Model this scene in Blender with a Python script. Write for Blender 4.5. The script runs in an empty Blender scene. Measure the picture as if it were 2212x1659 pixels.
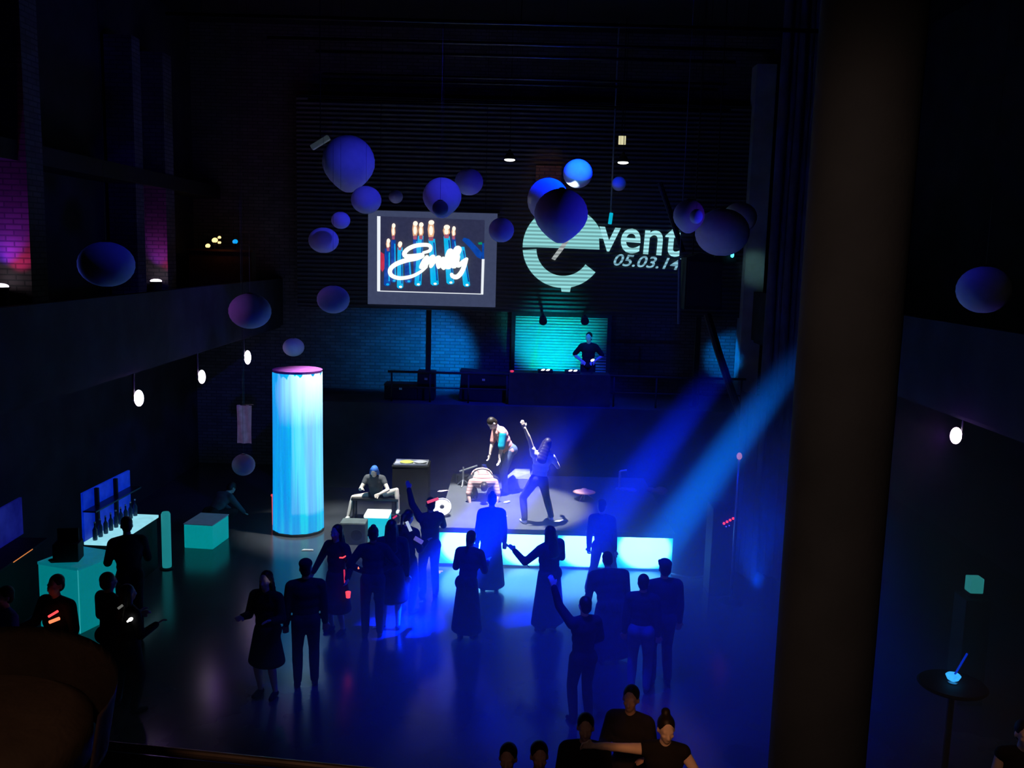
import bpy, bmesh, math, random
from mathutils import Vector, Matrix, Euler
random.seed(7)
R = math.radians
scn = bpy.context.scene
COL = scn.collection

# ------------------------------------------------------------------ camera
CAM = Vector((0, 0, 5.7)); F = 2000.0; PITCH = R(8.0); ROLL = R(1.5)
fwd = Vector((0, math.cos(PITCH), -math.sin(PITCH)))
u0 = Vector((0, math.sin(PITCH), math.cos(PITCH))); r0 = Vector((1, 0, 0))
UP = u0 * math.cos(ROLL) - r0 * math.sin(ROLL)
RT = r0 * math.cos(ROLL) + u0 * math.sin(ROLL)
cd = bpy.data.cameras.new('camera'); cam = bpy.data.objects.new('camera', cd); COL.objects.link(cam)
m3 = Matrix((RT, UP, -fwd)).transposed()
cam.matrix_world = Matrix.Translation(CAM) @ m3.to_4x4()
cd.sensor_width = 36; cd.lens = 36 * F / 2212; cd.clip_start = 0.05; cd.clip_end = 200
scn.camera = cam

# ------------------------------------------------------------------ view, world
vs = scn.view_settings
scn.display_settings.display_device = 'sRGB'
vs.view_transform = 'Standard'; vs.look = 'None'; vs.exposure = 0; vs.gamma = 1; vs.use_curve_mapping = False
scn.cycles.max_bounces = 5; scn.cycles.diffuse_bounces = 3; scn.cycles.volume_bounces = 0
scn.cycles.sample_clamp_indirect = 4; scn.cycles.caustics_reflective = False; scn.cycles.caustics_refractive = False
scn.cycles.use_denoising = True
w = bpy.data.worlds.new('world'); scn.world = w; w.use_nodes = True
w.node_tree.nodes['Background'].inputs[0].default_value = (0.5, 0.45, 0.75, 1)
w.node_tree.nodes['Background'].inputs[1].default_value = 0.003

def ray(px, py):
    return fwd + RT * ((px - 1106) / F) - UP * ((py - 829.5) / F)
def onz(px, py, z):
    d = ray(px, py); return CAM + d * ((z - CAM.z) / d.z)
def aty(px, py, y):
    d = ray(px, py); return CAM + d * ((y - CAM.y) / d.y)

# ------------------------------------------------------------------ lamps
def lamp(kind, loc, target=None, power=100, color=(1, 1, 1), size=0.1, spot=40, blend=0.5, name='lamp', size_y=None):
    d = bpy.data.lights.new(name, kind); d.energy = power; d.color = color
    if kind == 'SPOT':
        d.spot_size = R(spot); d.spot_blend = blend; d.shadow_soft_size = size
    elif kind == 'AREA':
        d.shape = 'RECTANGLE'; d.size = size; d.size_y = size_y or size
    else:
        d.shadow_soft_size = size
    o = bpy.data.objects.new(name, d); COL.objects.link(o); o.location = loc
    if target is not None:
        o.rotation_euler = (Vector(target) - Vector(loc)).to_track_quat('-Z', 'Y').to_euler()
    return o
BLUE = (0.0, 0.012, 1.0); CYB = (0.0, 0.28, 1.0); CYAN = (0.0, 0.75, 1.0); PURP = (0.30, 0.02, 1.0); MAG = (1.0, 0.02, 0.25)
WARM = (1.0, 0.42, 0.18)
# three moving heads on the overhead truss, throwing parallel beams down across the floor
def beam(pa, ya, pb, yb, color, power, spot, far):
    a = aty(*pa, ya); b = aty(*pb, yb); d = (a - b)
    o = b + d * ((far - b.z) / d.z)
    return lamp('SPOT', o, b, power, color, 0.05, spot, 1.0, 'moving_head_lamp')
beam((1600, 935), 14.2, (1270, 1400), 13.8, (0.0, 0.15, 1.0), 175000, 5.4, 9.0)
beam((1090, 1080), 13.9, (835, 1400), 13.5, BLUE, 750000, 5.8, 9.4)
beam((1370, 1040), 14.2, (1130, 1360), 13.8, BLUE, 240000, 5.2, 9.2)
# white show light straight over the stage, cool wash behind it
lamp('SPOT', (-0.6, 17.6, 10.0), (-0.35, 17.9, 0.7), 20000, (0.95, 0.98, 1.0), 0.12, 25, 0.35, 'stage_and_fill_lamp')
lamp('SPOT', (-2.5, 17.3, 10.0), (-3.35, 18.4, 0.4), 9000, (0.92, 1.0, 0.96), 0.12, 26, 0.8, 'stage_and_fill_lamp')
lamp('SPOT', (-2.0, 18.9, 10.0), (-2.22, 19.9, 1.2), 3500, (0.95, 1.0, 0.95), 0.1, 9, 0.5, 'stage_and_fill_lamp')  # narrow spot added to brighten the tray on the draped table
lamp('SPOT', (1.6, 17.4, 9.8), (0.6, 21.4, 0.9), 9000, BLUE, 0.3, 50, 1.0, 'unseen_wash')
lamp('SPOT', (0.2, 10.0, 9.8), (1.1, 12.8, 0.0), 7000, BLUE, 0.3, 58, 1.0, 'unseen_wash')
# unseen fill spots added to tint the lanterns
lamp('SPOT', (2.6, 9.5, 10.4), (-2.5, 15.4, 6.1), 1500, (0.035, 0.04, 1.0), 0.2, 23, 0.7, 'unseen_wash')
lamp('SPOT', (5.75, 12.4, 5.25), (-1.6, 15.4, 6.9), 420, (0.02, 0.015, 1.0), 0.2, 34, 0.8, 'unseen_wash')
lamp('SPOT', (-5.6, 9.6, 5.2), (-1.6, 15.4, 6.4), 80, (0.07, 0.11, 0.9), 0.2, 36, 0.8, 'unseen_wash')
lamp('SPOT', (5.75, 12.9, 5.25), (3.1, 15.6, 6.5), 70, (0.12, 0.02, 1.0), 0.2, 44, 0.8, 'unseen_wash')
lamp('SPOT', (0.2, 10.0, 9.8), (5.86, 11.64, 5.41), 260, (0.02, 0.02, 1.0), 0.2, 4.5, 0.6, 'unseen_wash')
lamp('SPOT', (0.2, 10.0, 9.8), (-4.53, 10.34, 5.47), 160, (0.02, 0.03, 1.0), 0.2, 8, 0.6, 'unseen_wash')
lamp('SPOT', (-5.85, 12.2, 5.1), (-2.6, 14.2, 5.0), 26, (0.45, 0.12, 0.9), 0.25, 60, 0.8, 'unseen_wash')
# rear gallery wall
lamp('SPOT', aty(990, 775, 22.5), aty(930, 772, 24.0), 480, (0.0, 0.22, 1.0), 0.1, 96, 0.7, 'wall_wash_lamp')
lamp('SPOT', aty(1540, 790, 22.4), aty(1572, 772, 24.0), 260, (0.0, 0.22, 1.0), 0.1, 46, 0.6, 'wall_wash_lamp')
lamp('SPOT', (aty(1195, 780, 22.65)), aty(1195, 728, 24.0), 170, (0.0, 0.85, 0.9), 0.1, 96, 0.6, 'wall_wash_lamp')
# small warm leak of the room lights under the near gallery, plus fill spots added for pillar and chair
lamp('SPOT', (1.0, 4.8, 3.6), (1.45, 7.9, 1.25), 110, (1.0, 0.36, 0.12), 0.1, 17, 0.7, 'gallery_downlight')
lamp('SPOT', (0.0, 4.4, 3.5), (0.5, 8.2, 1.4), 5, (1.0, 0.30, 0.30), 0.1, 60, 0.8, 'gallery_downlight')
lamp('SPOT', (4.6, 6.4, 3.6), (4.6, 7.6, 1.4), 16, (1.0, 0.36, 0.14), 0.1, 50, 0.8, 'gallery_downlight')
lamp('SPOT', (-0.4, 0.9, 7.6), (2.05, 5.5, 4.9), 46, (1.0, 0.86, 0.82), .3, 50, .9, 'gallery_fill_spot')
lamp('SPOT', (-0.9, -0.6, 7.6), (-0.9, 2.2, 4.5), 40, (1.0, 0.70, 0.52), .3, 60, .9, 'gallery_fill_spot')

# ------------------------------------------------------------------ materials
MATS = {}
def mat(name, col, rough=0.7, var=0.25, scale=6.0, metal=0.0, bump=0.0, bscale=30.0, emit=None, es=1.0, spec=0.3, transl=0.0):
    if name in MATS: return MATS[name]
    m = bpy.data.materials.new(name); m.use_nodes = True; nt = m.node_tree; N = nt.nodes; L = nt.links
    b = N['Principled BSDF']; tc = N.new('ShaderNodeTexCoord'); nz = N.new('ShaderNodeTexNoise')
    nz.inputs['Scale'].default_value = scale; nz.inputs['Detail'].default_value = 4
    L.new(tc.outputs['Object'], nz.inputs['Vector'])
    rp = N.new('ShaderNodeValToRGB')
    lo = [c * (1 - var) for c in col]; hi = [min(1, c * (1 + var)) for c in col]
    rp.color_ramp.elements[0].color = (*lo, 1); rp.color_ramp.elements[0].position = .3
    rp.color_ramp.elements[1].color = (*hi, 1); rp.color_ramp.elements[1].position = .7
    L.new(nz.outputs['Fac'], rp.inputs['Fac']); L.new(rp.outputs['Color'], b.inputs['Base Color'])
    b.inputs['Roughness'].default_value = rough; b.inputs['Metallic'].default_value = metal
    b.inputs['Specular IOR Level'].default_value = spec
    if bump:
        n2 = N.new('ShaderNodeTexNoise'); n2.inputs['Scale'].default_value = bscale
        L.new(tc.outputs['Object'], n2.inputs['Vector'])
        bp = N.new('ShaderNodeBump'); bp.inputs['Strength'].default_value = bump; bp.inputs['Distance'].default_value = 0.02
        L.new(n2.outputs['Fac'], bp.inputs['Height']); L.new(bp.outputs['Normal'], b.inputs['Normal'])
    if emit:
        r2 = N.new('ShaderNodeValToRGB')
        r2.color_ramp.elements[0].color = (*[c * (1 - var) for c in emit], 1); r2.color_ramp.elements[1].color = (*emit, 1)
        L.new(nz.outputs['Fac'], r2.inputs['Fac']); L.new(r2.outputs['Color'], b.inputs['Emission Color'])
        b.inputs['Emission Strength'].default_value = es
    if transl:
        out = N['Material Output']; t = N.new('ShaderNodeBsdfTranslucent'); mx = N.new('ShaderNodeMixShader')
        L.new(rp.outputs['Color'], t.inputs['Color']); mx.inputs['Fac'].default_value = transl
        L.new(b.outputs[0], mx.inputs[1]); L.new(t.outputs[0], mx.inputs[2]); L.new(mx.outputs[0], out.inputs['Surface'])
    MATS[name] = m; return m
def nolamp(m):
    try: m.cycles.emission_sampling = 'NONE'
    except Exception: pass
    return m
def glow(name, col, s=1.0, var=0.08, scale=4.0, small=False):
    m = mat(name, (0.08, 0.08, 0.08), 0.5, var, scale, emit=col, es=s)
    return nolamp(m) if small else m

def brick_mat(name, c1, c2, mortar, scale=1.0):
    if name in MATS: return MATS[name]
    m = bpy.data.materials.new(name); m.use_nodes = True; nt = m.node_tree; N = nt.nodes; L = nt.links
    b = N['Principled BSDF']; tc = N.new('ShaderNodeTexCoord'); sp = N.new('ShaderNodeSeparateXYZ'); cb = N.new('ShaderNodeCombineXYZ')
    ad = N.new('ShaderNodeMath'); ad.operation = 'ADD'
    L.new(tc.outputs['Object'], sp.inputs[0]); L.new(sp.outputs['X'], ad.inputs[0]); L.new(sp.outputs['Y'], ad.inputs[1])
    L.new(ad.outputs[0], cb.inputs['X']); L.new(sp.outputs['Z'], cb.inputs['Y'])
    bt = N.new('ShaderNodeTexBrick'); bt.inputs['Scale'].default_value = scale
    bt.inputs['Color1'].default_value = (*c1, 1); bt.inputs['Color2'].default_value = (*c2, 1); bt.inputs['Mortar'].default_value = (*mortar, 1)
    bt.inputs['Brick Width'].default_value = 0.26; bt.inputs['Row Height'].default_value = 0.085; bt.inputs['Mortar Size'].default_value = 0.012
    L.new(cb.outputs[0], bt.inputs['Vector'])
    nz = N.new('ShaderNodeTexNoise'); nz.inputs['Scale'].default_value = 2.5; L.new(tc.outputs['Object'], nz.inputs['Vector'])
    mx = N.new('ShaderNodeMix'); mx.data_type = 'RGBA'; mx.blend_type = 'MULTIPLY'; mx.inputs['Factor'].default_value = 0.6
    L.new(bt.outputs['Color'], mx.inputs['A']); L.new(nz.outputs['Fac'], mx.inputs['B']); L.new(mx.outputs['Result'], b.inputs['Base Color'])
    bp = N.new('ShaderNodeBump'); bp.inputs['Strength'].default_value = 0.6; bp.inputs['Distance'].default_value = 0.02; bp.invert = True
    L.new(bt.outputs['Fac'], bp.inputs['Height']); L.new(bp.outputs['Normal'], b.inputs['Normal'])
    b.inputs['Roughness'].default_value = 0.85; MATS[name] = m; return m

def slat_mat(name, col, pitch, emit=None, es=1.0, rough=0.5, depth=0.45):
    """horizontal slats of a roller shutter"""
    if name in MATS: return MATS[name]
    m = bpy.data.materials.new(name); m.use_nodes = True; nt = m.node_tree; N = nt.nodes; L = nt.links
    b = N['Principled BSDF']; tc = N.new('ShaderNodeTexCoord'); sp = N.new('ShaderNodeSeparateXYZ'); L.new(tc.outputs['Object'], sp.inputs[0])
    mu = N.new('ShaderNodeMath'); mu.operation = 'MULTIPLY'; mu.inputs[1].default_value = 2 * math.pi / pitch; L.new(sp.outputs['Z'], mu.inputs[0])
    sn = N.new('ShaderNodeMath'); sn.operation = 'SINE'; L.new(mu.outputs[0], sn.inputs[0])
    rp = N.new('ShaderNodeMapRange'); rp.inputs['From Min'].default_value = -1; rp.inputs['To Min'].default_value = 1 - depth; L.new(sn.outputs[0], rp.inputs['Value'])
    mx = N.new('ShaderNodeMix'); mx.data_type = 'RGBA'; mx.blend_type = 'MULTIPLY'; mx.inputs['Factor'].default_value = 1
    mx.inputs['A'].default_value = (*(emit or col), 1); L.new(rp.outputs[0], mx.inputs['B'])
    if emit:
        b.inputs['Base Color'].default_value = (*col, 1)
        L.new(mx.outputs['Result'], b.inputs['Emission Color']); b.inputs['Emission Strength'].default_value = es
    else:
        L.new(mx.outputs['Result'], b.inputs['Base Color'])
        bp = N.new('ShaderNodeBump'); bp.inputs['Strength'].default_value = 0.8; bp.inputs['Distance'].default_value = 0.02
        L.new(sn.outputs[0], bp.inputs['Height']); L.new(bp.outputs['Normal'], b.inputs['Normal'])
    b.inputs['Roughness'].default_value = rough; MATS[name] = m; return m

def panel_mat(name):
    """backlit translucent panel: lamp glow from behind drawn as a hot middle in the emission"""
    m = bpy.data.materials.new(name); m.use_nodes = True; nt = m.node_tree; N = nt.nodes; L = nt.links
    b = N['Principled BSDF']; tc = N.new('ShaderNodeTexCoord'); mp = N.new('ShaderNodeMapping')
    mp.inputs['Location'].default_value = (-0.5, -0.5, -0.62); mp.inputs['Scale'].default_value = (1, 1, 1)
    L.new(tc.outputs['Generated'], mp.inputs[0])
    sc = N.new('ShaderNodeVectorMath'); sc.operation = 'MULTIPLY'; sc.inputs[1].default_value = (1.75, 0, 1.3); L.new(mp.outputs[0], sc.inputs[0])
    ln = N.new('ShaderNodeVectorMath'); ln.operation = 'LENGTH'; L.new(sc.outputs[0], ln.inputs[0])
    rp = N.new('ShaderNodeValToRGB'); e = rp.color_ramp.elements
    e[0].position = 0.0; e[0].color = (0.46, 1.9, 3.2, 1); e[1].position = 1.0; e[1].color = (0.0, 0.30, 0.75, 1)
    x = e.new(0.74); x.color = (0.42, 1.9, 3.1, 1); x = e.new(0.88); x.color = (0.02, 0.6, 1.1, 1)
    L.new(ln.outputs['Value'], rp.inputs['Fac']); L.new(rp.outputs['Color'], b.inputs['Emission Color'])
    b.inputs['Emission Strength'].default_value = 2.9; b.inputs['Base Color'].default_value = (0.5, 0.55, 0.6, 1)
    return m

def column_mat():
    m = bpy.data.materials.new('lit_column_fabric'); m.use_nodes = True; nt = m.node_tree; N = nt.nodes; L = nt.links
    b = N['Principled BSDF']; tc = N.new('ShaderNodeTexCoord'); mp = N.new('ShaderNodeMapping'); mp.inputs['Scale'].default_value = (3.6, 3.6, 0.16)
    L.new(tc.outputs['Object'], mp.inputs[0]); nz = N.new('ShaderNodeTexNoise'); nz.inputs['Scale'].default_value = 1.6; nz.inputs['Detail'].default_value = 3
    L.new(mp.outputs[0], nz.inputs['Vector']); rp = N.new('ShaderNodeValToRGB'); e = rp.color_ramp.elements
    e[0].position = .34; e[0].color = (0.0, 0.26, 0.85, 1); e[1].position = .66; e[1].color = (0.0, 0.72, 1.0, 1)
    x = e.new(.5); x.color = (0.0, 0.42, 0.95, 1)
    L.new(nz.outputs['Fac'], rp.inputs['Fac']); L.new(rp.outputs['Color'], b.inputs['Emission Color']); b.inputs['Emission Strength'].default_value = 0.9
    b.inputs['Base Color'].default_value = (0.30, 0.34, 0.34, 1); b.inputs['Roughness'].default_value = 0.8
    bp = N.new('ShaderNodeBump'); bp.inputs['Strength'].default_value = 0.7; bp.inputs['Distance'].default_value = 0.06
    L.new(nz.outputs['Fac'], bp.inputs['Height']); L.new(bp.outputs['Normal'], b.inputs['Normal'])
    return m

# ------------------------------------------------------------------ mesh helpers
class MB:
    def __init__(s): s.bm = bmesh.new(); s.mi = 0
    def _tag(s, before):
        for f in s.bm.faces:
            if f not in before: f.material_index = s.mi
    def box(s, c, d, rot=None, bev=0.0):
        M = Matrix.Translation(Vector(c)) @ (rot.to_4x4() if rot is not None else Matrix()) @ Matrix.Diagonal((*d, 1))
        r = bmesh.ops.create_cube(s.bm, size=1, matrix=M)
        fs = {f for v in r['verts'] for f in v.link_faces}
        for f in fs: f.material_index = s.mi
        if bev:
            es = list({e for f in fs for e in f.edges})
            q = bmesh.ops.bevel(s.bm, geom=es, offset=bev, segments=2, affect='EDGES', profile=.6)
            for f in q['faces']: f.material_index = s.mi
        return s
    def tube(s, a, b, ra, rb=None, seg=12, caps=True):
        a = Vector(a); b = Vector(b); d = b - a; rb = ra if rb is None else rb
        if d.length < 1e-6: return s
        M = Matrix.Translation((a + b) / 2) @ d.to_track_quat('Z', 'Y').to_matrix().to_4x4()
        r = bmesh.ops.create_cone(s.bm, cap_ends=caps, segments=seg, radius1=ra, radius2=rb, depth=d.length, matrix=M)
        for v in r['verts']:
            for f in v.link_faces: f.material_index = s.mi
        return s
    def path(s, pts, r, seg=8):
        for i in range(len(pts) - 1): s.tube(pts[i], pts[i + 1], r, seg=seg)
        for p in pts[1:-1]: s.ball(p, (r, r, r), seg=seg, rings=6)
        return s
    def ball(s, c, rad, rot=None, seg=16, rings=10):
        if not hasattr(rad, '__len__'): rad = (rad,) * 3
        M = Matrix.Translation(Vector(c)) @ (rot.to_4x4() if rot is not None else Matrix()) @ Matrix.Diagonal((*rad, 1))
        r = bmesh.ops.create_uvsphere(s.bm, u_segments=seg, v_segments=rings, radius=1, matrix=M)
        for v in r['verts']:
            for f in v.link_faces: f.material_index = s.mi
        return s
    def lathe(s, prof, c=(0, 0, 0), seg=32, wob=None):
        c = Vector(c); rings = []
        for (r, z) in prof:
            ring = []
            for i in range(seg):
                t = 2 * math.pi * i / seg; k = wob(t, z) if wob else 1
                ring.append(s.bm.verts.new(c + Vector((r * k * math.cos(t), r * k * math.sin(t), z))))
            rings.append(ring)
        for a, b in zip(rings, rings[1:]):
            for i in range(seg):
                f = s.bm.faces.new((a[i], a[(i + 1) % seg], b[(i + 1) % seg], b[i])); f.material_index = s.mi
        for ring, flip in ((rings[0], True), (rings[-1], False)):
            f = s.bm.faces.new(ring[::-1] if flip else ring); f.material_index = s.mi
        return s
    def prism(s, pts, n):
        """closed outline (world points) pushed along n"""
        n = Vector(n); a = [s.bm.verts.new(Vector(p)) for p in pts]; b = [s.bm.verts.new(Vector(p) + n) for p in pts]
        fs = [s.bm.faces.new(a), s.bm.faces.new(b[::-1])]
        k = len(pts)
        for i in range(k): fs.append(s.bm.faces.new((a[i], b[i], b[(i + 1) % k], a[(i + 1) % k])))
        for f in fs: f.material_index = s.mi
        return s
    def sheet(s, grid):
        vs = [[s.bm.verts.new(Vector(p)) for p in row] for row in grid]
        for a, b in zip(vs, vs[1:]):
            for i in range(len(a) - 1): s.bm.faces.new((a[i], a[i + 1], b[i + 1], b[i])).material_index = s.mi
        return s
    def mesh(s, name, mats, origin=None, smooth=False, fix=True):
        if origin is not None: bmesh.ops.translate(s.bm, verts=s.bm.verts, vec=-Vector(origin))
        if fix: bmesh.ops.recalc_face_normals(s.bm, faces=s.bm.faces)
        me = bpy.data.meshes.new(name); s.bm.to_mesh(me); s.bm.free()
        for m in (mats if isinstance(mats, (list, tuple)) else [mats]): me.materials.append(m)
        if smooth: me.polygons.foreach_set('use_smooth', [True] * len(me.polygons))
        return me
def link(name, me, parent=None, loc=(0, 0, 0)):
    o = bpy.data.objects.new(name, me); COL.objects.link(o)
    if parent: o.parent = parent
    o.location = loc; return o
def tag(o, label=None, cat=None, group=None, kind=None):
    if label: o['label'] = label
    if cat: o['category'] = cat
    if group: o['group'] = group
    if kind: o['kind'] = kind
    return o
def thing(name, label, cat, loc, group=None, rz=0):
    o = bpy.data.objects.new(name, None); COL.objects.link(o); o.location = loc; o.rotation_euler = (0, 0, rz); o.empty_display_size = .2
    return tag(o, label, cat, group)
def solo(name, mb, mats, label, cat, origin, group=None, smooth=False):
    return tag(link(name, mb.mesh(name, mats, origin, smooth), None, origin), label, cat, group)
def part(name, mb, mats, root, smooth=False, label=None, world=True, parent=None):
    """world-space geometry becomes a child of root (root may be rotated about z)"""
    if world:
        bmesh.ops.translate(mb.bm, verts=mb.bm.verts, vec=-Vector(root.location))
        if root.rotation_euler.z: bmesh.ops.rotate(mb.bm, verts=mb.bm.verts, cent=(0, 0, 0), matrix=Matrix.Rotation(-root.rotation_euler.z, 3, 'Z'))
    o = link(name, mb.mesh(name, mats, None, smooth), parent or root)
    if label: o['label'] = label
    return o
def struct(name, mb, mats, smooth=False):
    o = link(name, mb.mesh(name, mats, None, smooth)); o['kind'] = 'structure'; return o

# ------------------------------------------------------------------ shared materials
M_FLOOR = mat('dance_floor', (0.045, 0.047, 0.055), 0.2, 0.3, 1.2, bump=0.03, bscale=8, spec=0.8)
M_BLACK = mat('black_paint', (0.012, 0.012, 0.014), 0.7, 0.3)
M_CEIL = mat('ceiling_paint', (0.010, 0.010, 0.013), 0.85, 0.4, 0.8)
M_DARK = mat('dark_plaster', (0.03, 0.03, 0.036), 0.85, 0.35, 1.5, bump=0.1)
M_METAL = mat('dark_metal', (0.06, 0.06, 0.07), 0.35, 0.2, metal=0.9)
M_STEEL = mat('grey_steel', (0.35, 0.36, 0.38), 0.3, 0.2, metal=0.8)
M_BRICK = brick_mat('brick', (0.20, 0.17, 0.16), (0.13, 0.11, 0.105), (0.07, 0.07, 0.07))
M_BRICKW = brick_mat('warm_brick', (0.40, 0.24, 0.16), (0.28, 0.16, 0.11), (0.14, 0.10, 0.08))
M_SHUT = slat_mat('shutter_slats', (0.055, 0.06, 0.07), 0.11)
M_PAPER = mat('lantern_paper', (0.72, 0.72, 0.74), 0.9, 0.05, 10, spec=0.1)
M_BROWN = mat('brown_leather', (0.16, 0.09, 0.055), 0.5, 0.25, 5, bump=0.2)
M_PILLAR = mat('brown_pillar_paint', (0.20, 0.155, 0.13), 0.8, 0.2, 1.2, bump=0.1)
M_WHITE = mat('white_plastic', (0.8, 0.8, 0.8), 0.4, 0.05)
M_CLOTH = mat('black_cloth', (0.008, 0.008, 0.010), 0.95, 0.3, 3)
M_DRAPE = mat('dark_drape_velvet', (0.10, 0.10, 0.14), 0.95, 0.25, 3)

# ------------------------------------------------------------------ setting
YB = 24.0                                   # back wall plane
struct('floor', MB().box((0, 11.5, -0.1), (20, 29, 0.2)), M_FLOOR)
struct('ceiling', MB().box((0, 11.5, 11.3), (20, 29, 0.2)), M_CEIL)
struct('wall_left', MB().box((-8.4, 11.5, 5.6), (0.3, 29, 11.4)), M_DARK)
struct('wall_right', MB().box((9.6, 11.5, 5.6), (0.3, 29, 11.4)), M_DARK)
struct('wall_back', MB().box((0.6, YB + .15, 5.6), (18, 0.3, 11.4)), M_BRICK)
# rear gallery slab with the DJ, and the wide shutter hanging above its opening
zt = aty(1200, 676, 23.6).z
struct('rear_gallery_floor', MB().box((0.3, 22.9, 1.95), (11.4, 2.2, 0.3)), M_DARK)
struct('rear_gallery_front', MB().box((0.3, 21.9, .9), (11.4, 0.2, 1.8)), M_DARK)
struct('shutter_wall', MB().box((0.3, 23.6, zt + 2.6), (11.6, 0.1, 5.2)), M_SHUT)
a = aty(1158, 358, 23.45); b = aty(1212, 392, 23.45)
struct('brick_pier', MB().box(((a.x + b.x) / 2, 23.46, (a.z + b.z) / 2), (b.x - a.x, 0.16, a.z - b.z)), M_BRICKW)
lamp('SPOT', (a.x + .3, 22.6, a.z + 1.0), ((a.x + b.x) / 2, 23.46, a.z - .3), 4.5, (1.0, 0.5, 0.3), .05, 60, .6, 'wall_wash_lamp')
lamp('SPOT', (a.x + .3, 22.9, a.z + .8), ((a.x + b.x) / 2, 23.46, a.z - .2), 1.0, (1.0, 0.5, 0.3), .05, 60, .6, 'wall_wash_lamp')
# side galleries: slab, parapet, beam
for sx, nm in ((-1, 'left'), (1, 'right')):
    xo = -8.25 if sx < 0 else 9.45
    xi = 6.05 * sx
    y0 = 7.0 if sx < 0 else 9.0
    struct('gallery_floor_' + nm, MB().box(((xi + xo) / 2, (y0 + 24) / 2, 3.85), (abs(xo - xi), 24 - y0, 0.4)), M_DARK)
    struct('gallery_parapet_' + nm, MB().box((xi, (y0 + 24) / 2, 4.32), (0.14, 24 - y0, 1.2)), M_DARK)
    if sx < 0: struct('gallery_beam_' + nm, MB().box((-7.9, 15.5, 7.05), (0.7, 17, 0.3)), M_BLACK)
# corner pilaster at the far right
a = aty(1612, 520, 23.3); b = aty(1654, 520, 23.3)
struct('corner_pilaster', MB().box(((a.x + b.x) / 2, 23.5, 5.2), (b.x - a.x, 0.5, 10.4)), mat('pale_plaster', (0.30, 0.33, 0.32), 0.8, 0.2, 2))
lamp('SPOT', (4.6, 21.6, 6.2), aty(1634, 580, 23.3), 38, (0.45, 1.0, 0.85), .06, 26, 1.0, 'wall_wash_lamp')
# near gallery under the viewer, with its worn edge strip
pl = onz(150, 1583, 4.15); pr = onz(1000, 1668, 4.15)
g = MB(); g.prism([(pl.x, pl.y, 3.9), (pr.x, pr.y, 3.9), (pr.x + .2, -2.5, 3.9), (-5, -2.5, 3.9), (-5, pl.y + .3, 3.9)], (0, 0, .2)); struct('near_gallery_floor', g, mat('gallery_carpet', (0.035, 0.025, 0.022), 0.95, 0.3, 9))
g = MB(); g.tube((pl.x, pl.y, 4.12), (pr.x, pr.y, 4.12), 0.014); struct('trim_1', g, mat('brass_edge', (0.35, 0.2, 0.13), 0.4, 0.3, metal=.6))
# big pillar close by
g = MB(); g.lathe([(.34, 0), (.34, .25), (.30, .3), (.30, 10.8), (.36, 10.95), (.36, 11.2)], (2.05, 5.65, 0), 48); struct('pillar', g, M_PILLAR, True)
# pipe battens high over the hall
for i, (py, y, xa, xb) in enumerate(((97, 17.1, -4.5, 4.5), (124, 18.8, -4.0, 4.2), (172, 20.4, -4.2, 4.4), (184, 21.3, -4.4, 4.4), (52, 13.6, -5, 5), (228, 22.6, -5, 5))):
    c = aty(1190, py, y)
    t = thing('lighting_batten', 'dark pipe hung across the hall below the ceiling, %s' % ['first in front of the rear group', 'second of the rear group', 'third of the rear group', 'fourth of the rear group', 'nearest to the viewer', 'closest above the rear shutter'][i], 'pipe', (0, y, c.z), 'pipe battens under the ceiling')
    part('pipe', MB().tube((xa, y, c.z), (xb, y, c.z), 0.03), M_METAL, t, True)
    for x in (xa + .5, 0, xb - .5):
        part('hanger', MB().tube((x, y, c.z + .03), (x, y, 11.2), 0.006, seg=6), M_METAL, t)

# haze lying over stage and dance floor
def haze():
    m = bpy.data.materials.new('theatre_haze'); m.use_nodes = True; nt = m.node_tree; N = nt.nodes; L = nt.links
    N.remove(N['Principled BSDF']); v = N.new('ShaderNodeVolumeScatter'); v.inputs['Anisotropy'].default_value = 0.0
    v.inputs['Color'].default_value = (1, 1, 1, 1)
    g = N.new('ShaderNodeNewGeometry'); sp = N.new('ShaderNodeSeparateXYZ'); L.new(g.outputs['Position'], sp.inputs[0])
    mr = N.new('ShaderNodeMapRange'); mr.interpolation_type = 'SMOOTHSTEP'; mr.inputs['From Min'].default_value = 0.2; mr.inputs['From Max'].default_value = 3.1
    mr.inputs['To Min'].default_value = 0.125; mr.inputs['To Max'].default_value = 0.0; zx = N.new('ShaderNodeMath'); zx.operation = 'MULTIPLY_ADD'; zx.inputs[1].default_value = -0.32; L.new(sp.outputs['X'], zx.inputs[0]); L.new(sp.outputs['Z'], zx.inputs[2])   # haze tilted by hand: beam shows by the drape, not over the dancer
    L.new(zx.outputs[0], mr.inputs['Value']); m2 = N.new('ShaderNodeMapRange'); m2.interpolation_type = 'SMOOTHSTEP'; m2.inputs['From Min'].default_value = 15.6; m2.inputs['From Max'].default_value = 17.2
    m2.inputs['To Min'].default_value = 1.0; m2.inputs['To Max'].default_value = 0.010; L.new(sp.outputs['Y'], m2.inputs['Value'])  # haze thinned over the stage so the white light stays unseen in it
    pm = N.new('ShaderNodeMath'); pm.operation = 'MULTIPLY'; L.new(mr.outputs[0], pm.inputs[0]); L.new(m2.outputs[0], pm.inputs[1]); L.new(pm.outputs[0], v.inputs['Density'])
    L.new(v.outputs[0], N['Material Output'].inputs['Volume'])
    o = link('haze', MB().box((0.6, 14.6, 2.61), (10.4, 13.4, 5.2)).mesh('haze', m))
    tag(o, 'thin blue haze drifting over the stage and dance floor', 'haze', kind='stuff')
haze()
scn.cycles.volume_step_rate = 2.0


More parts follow.
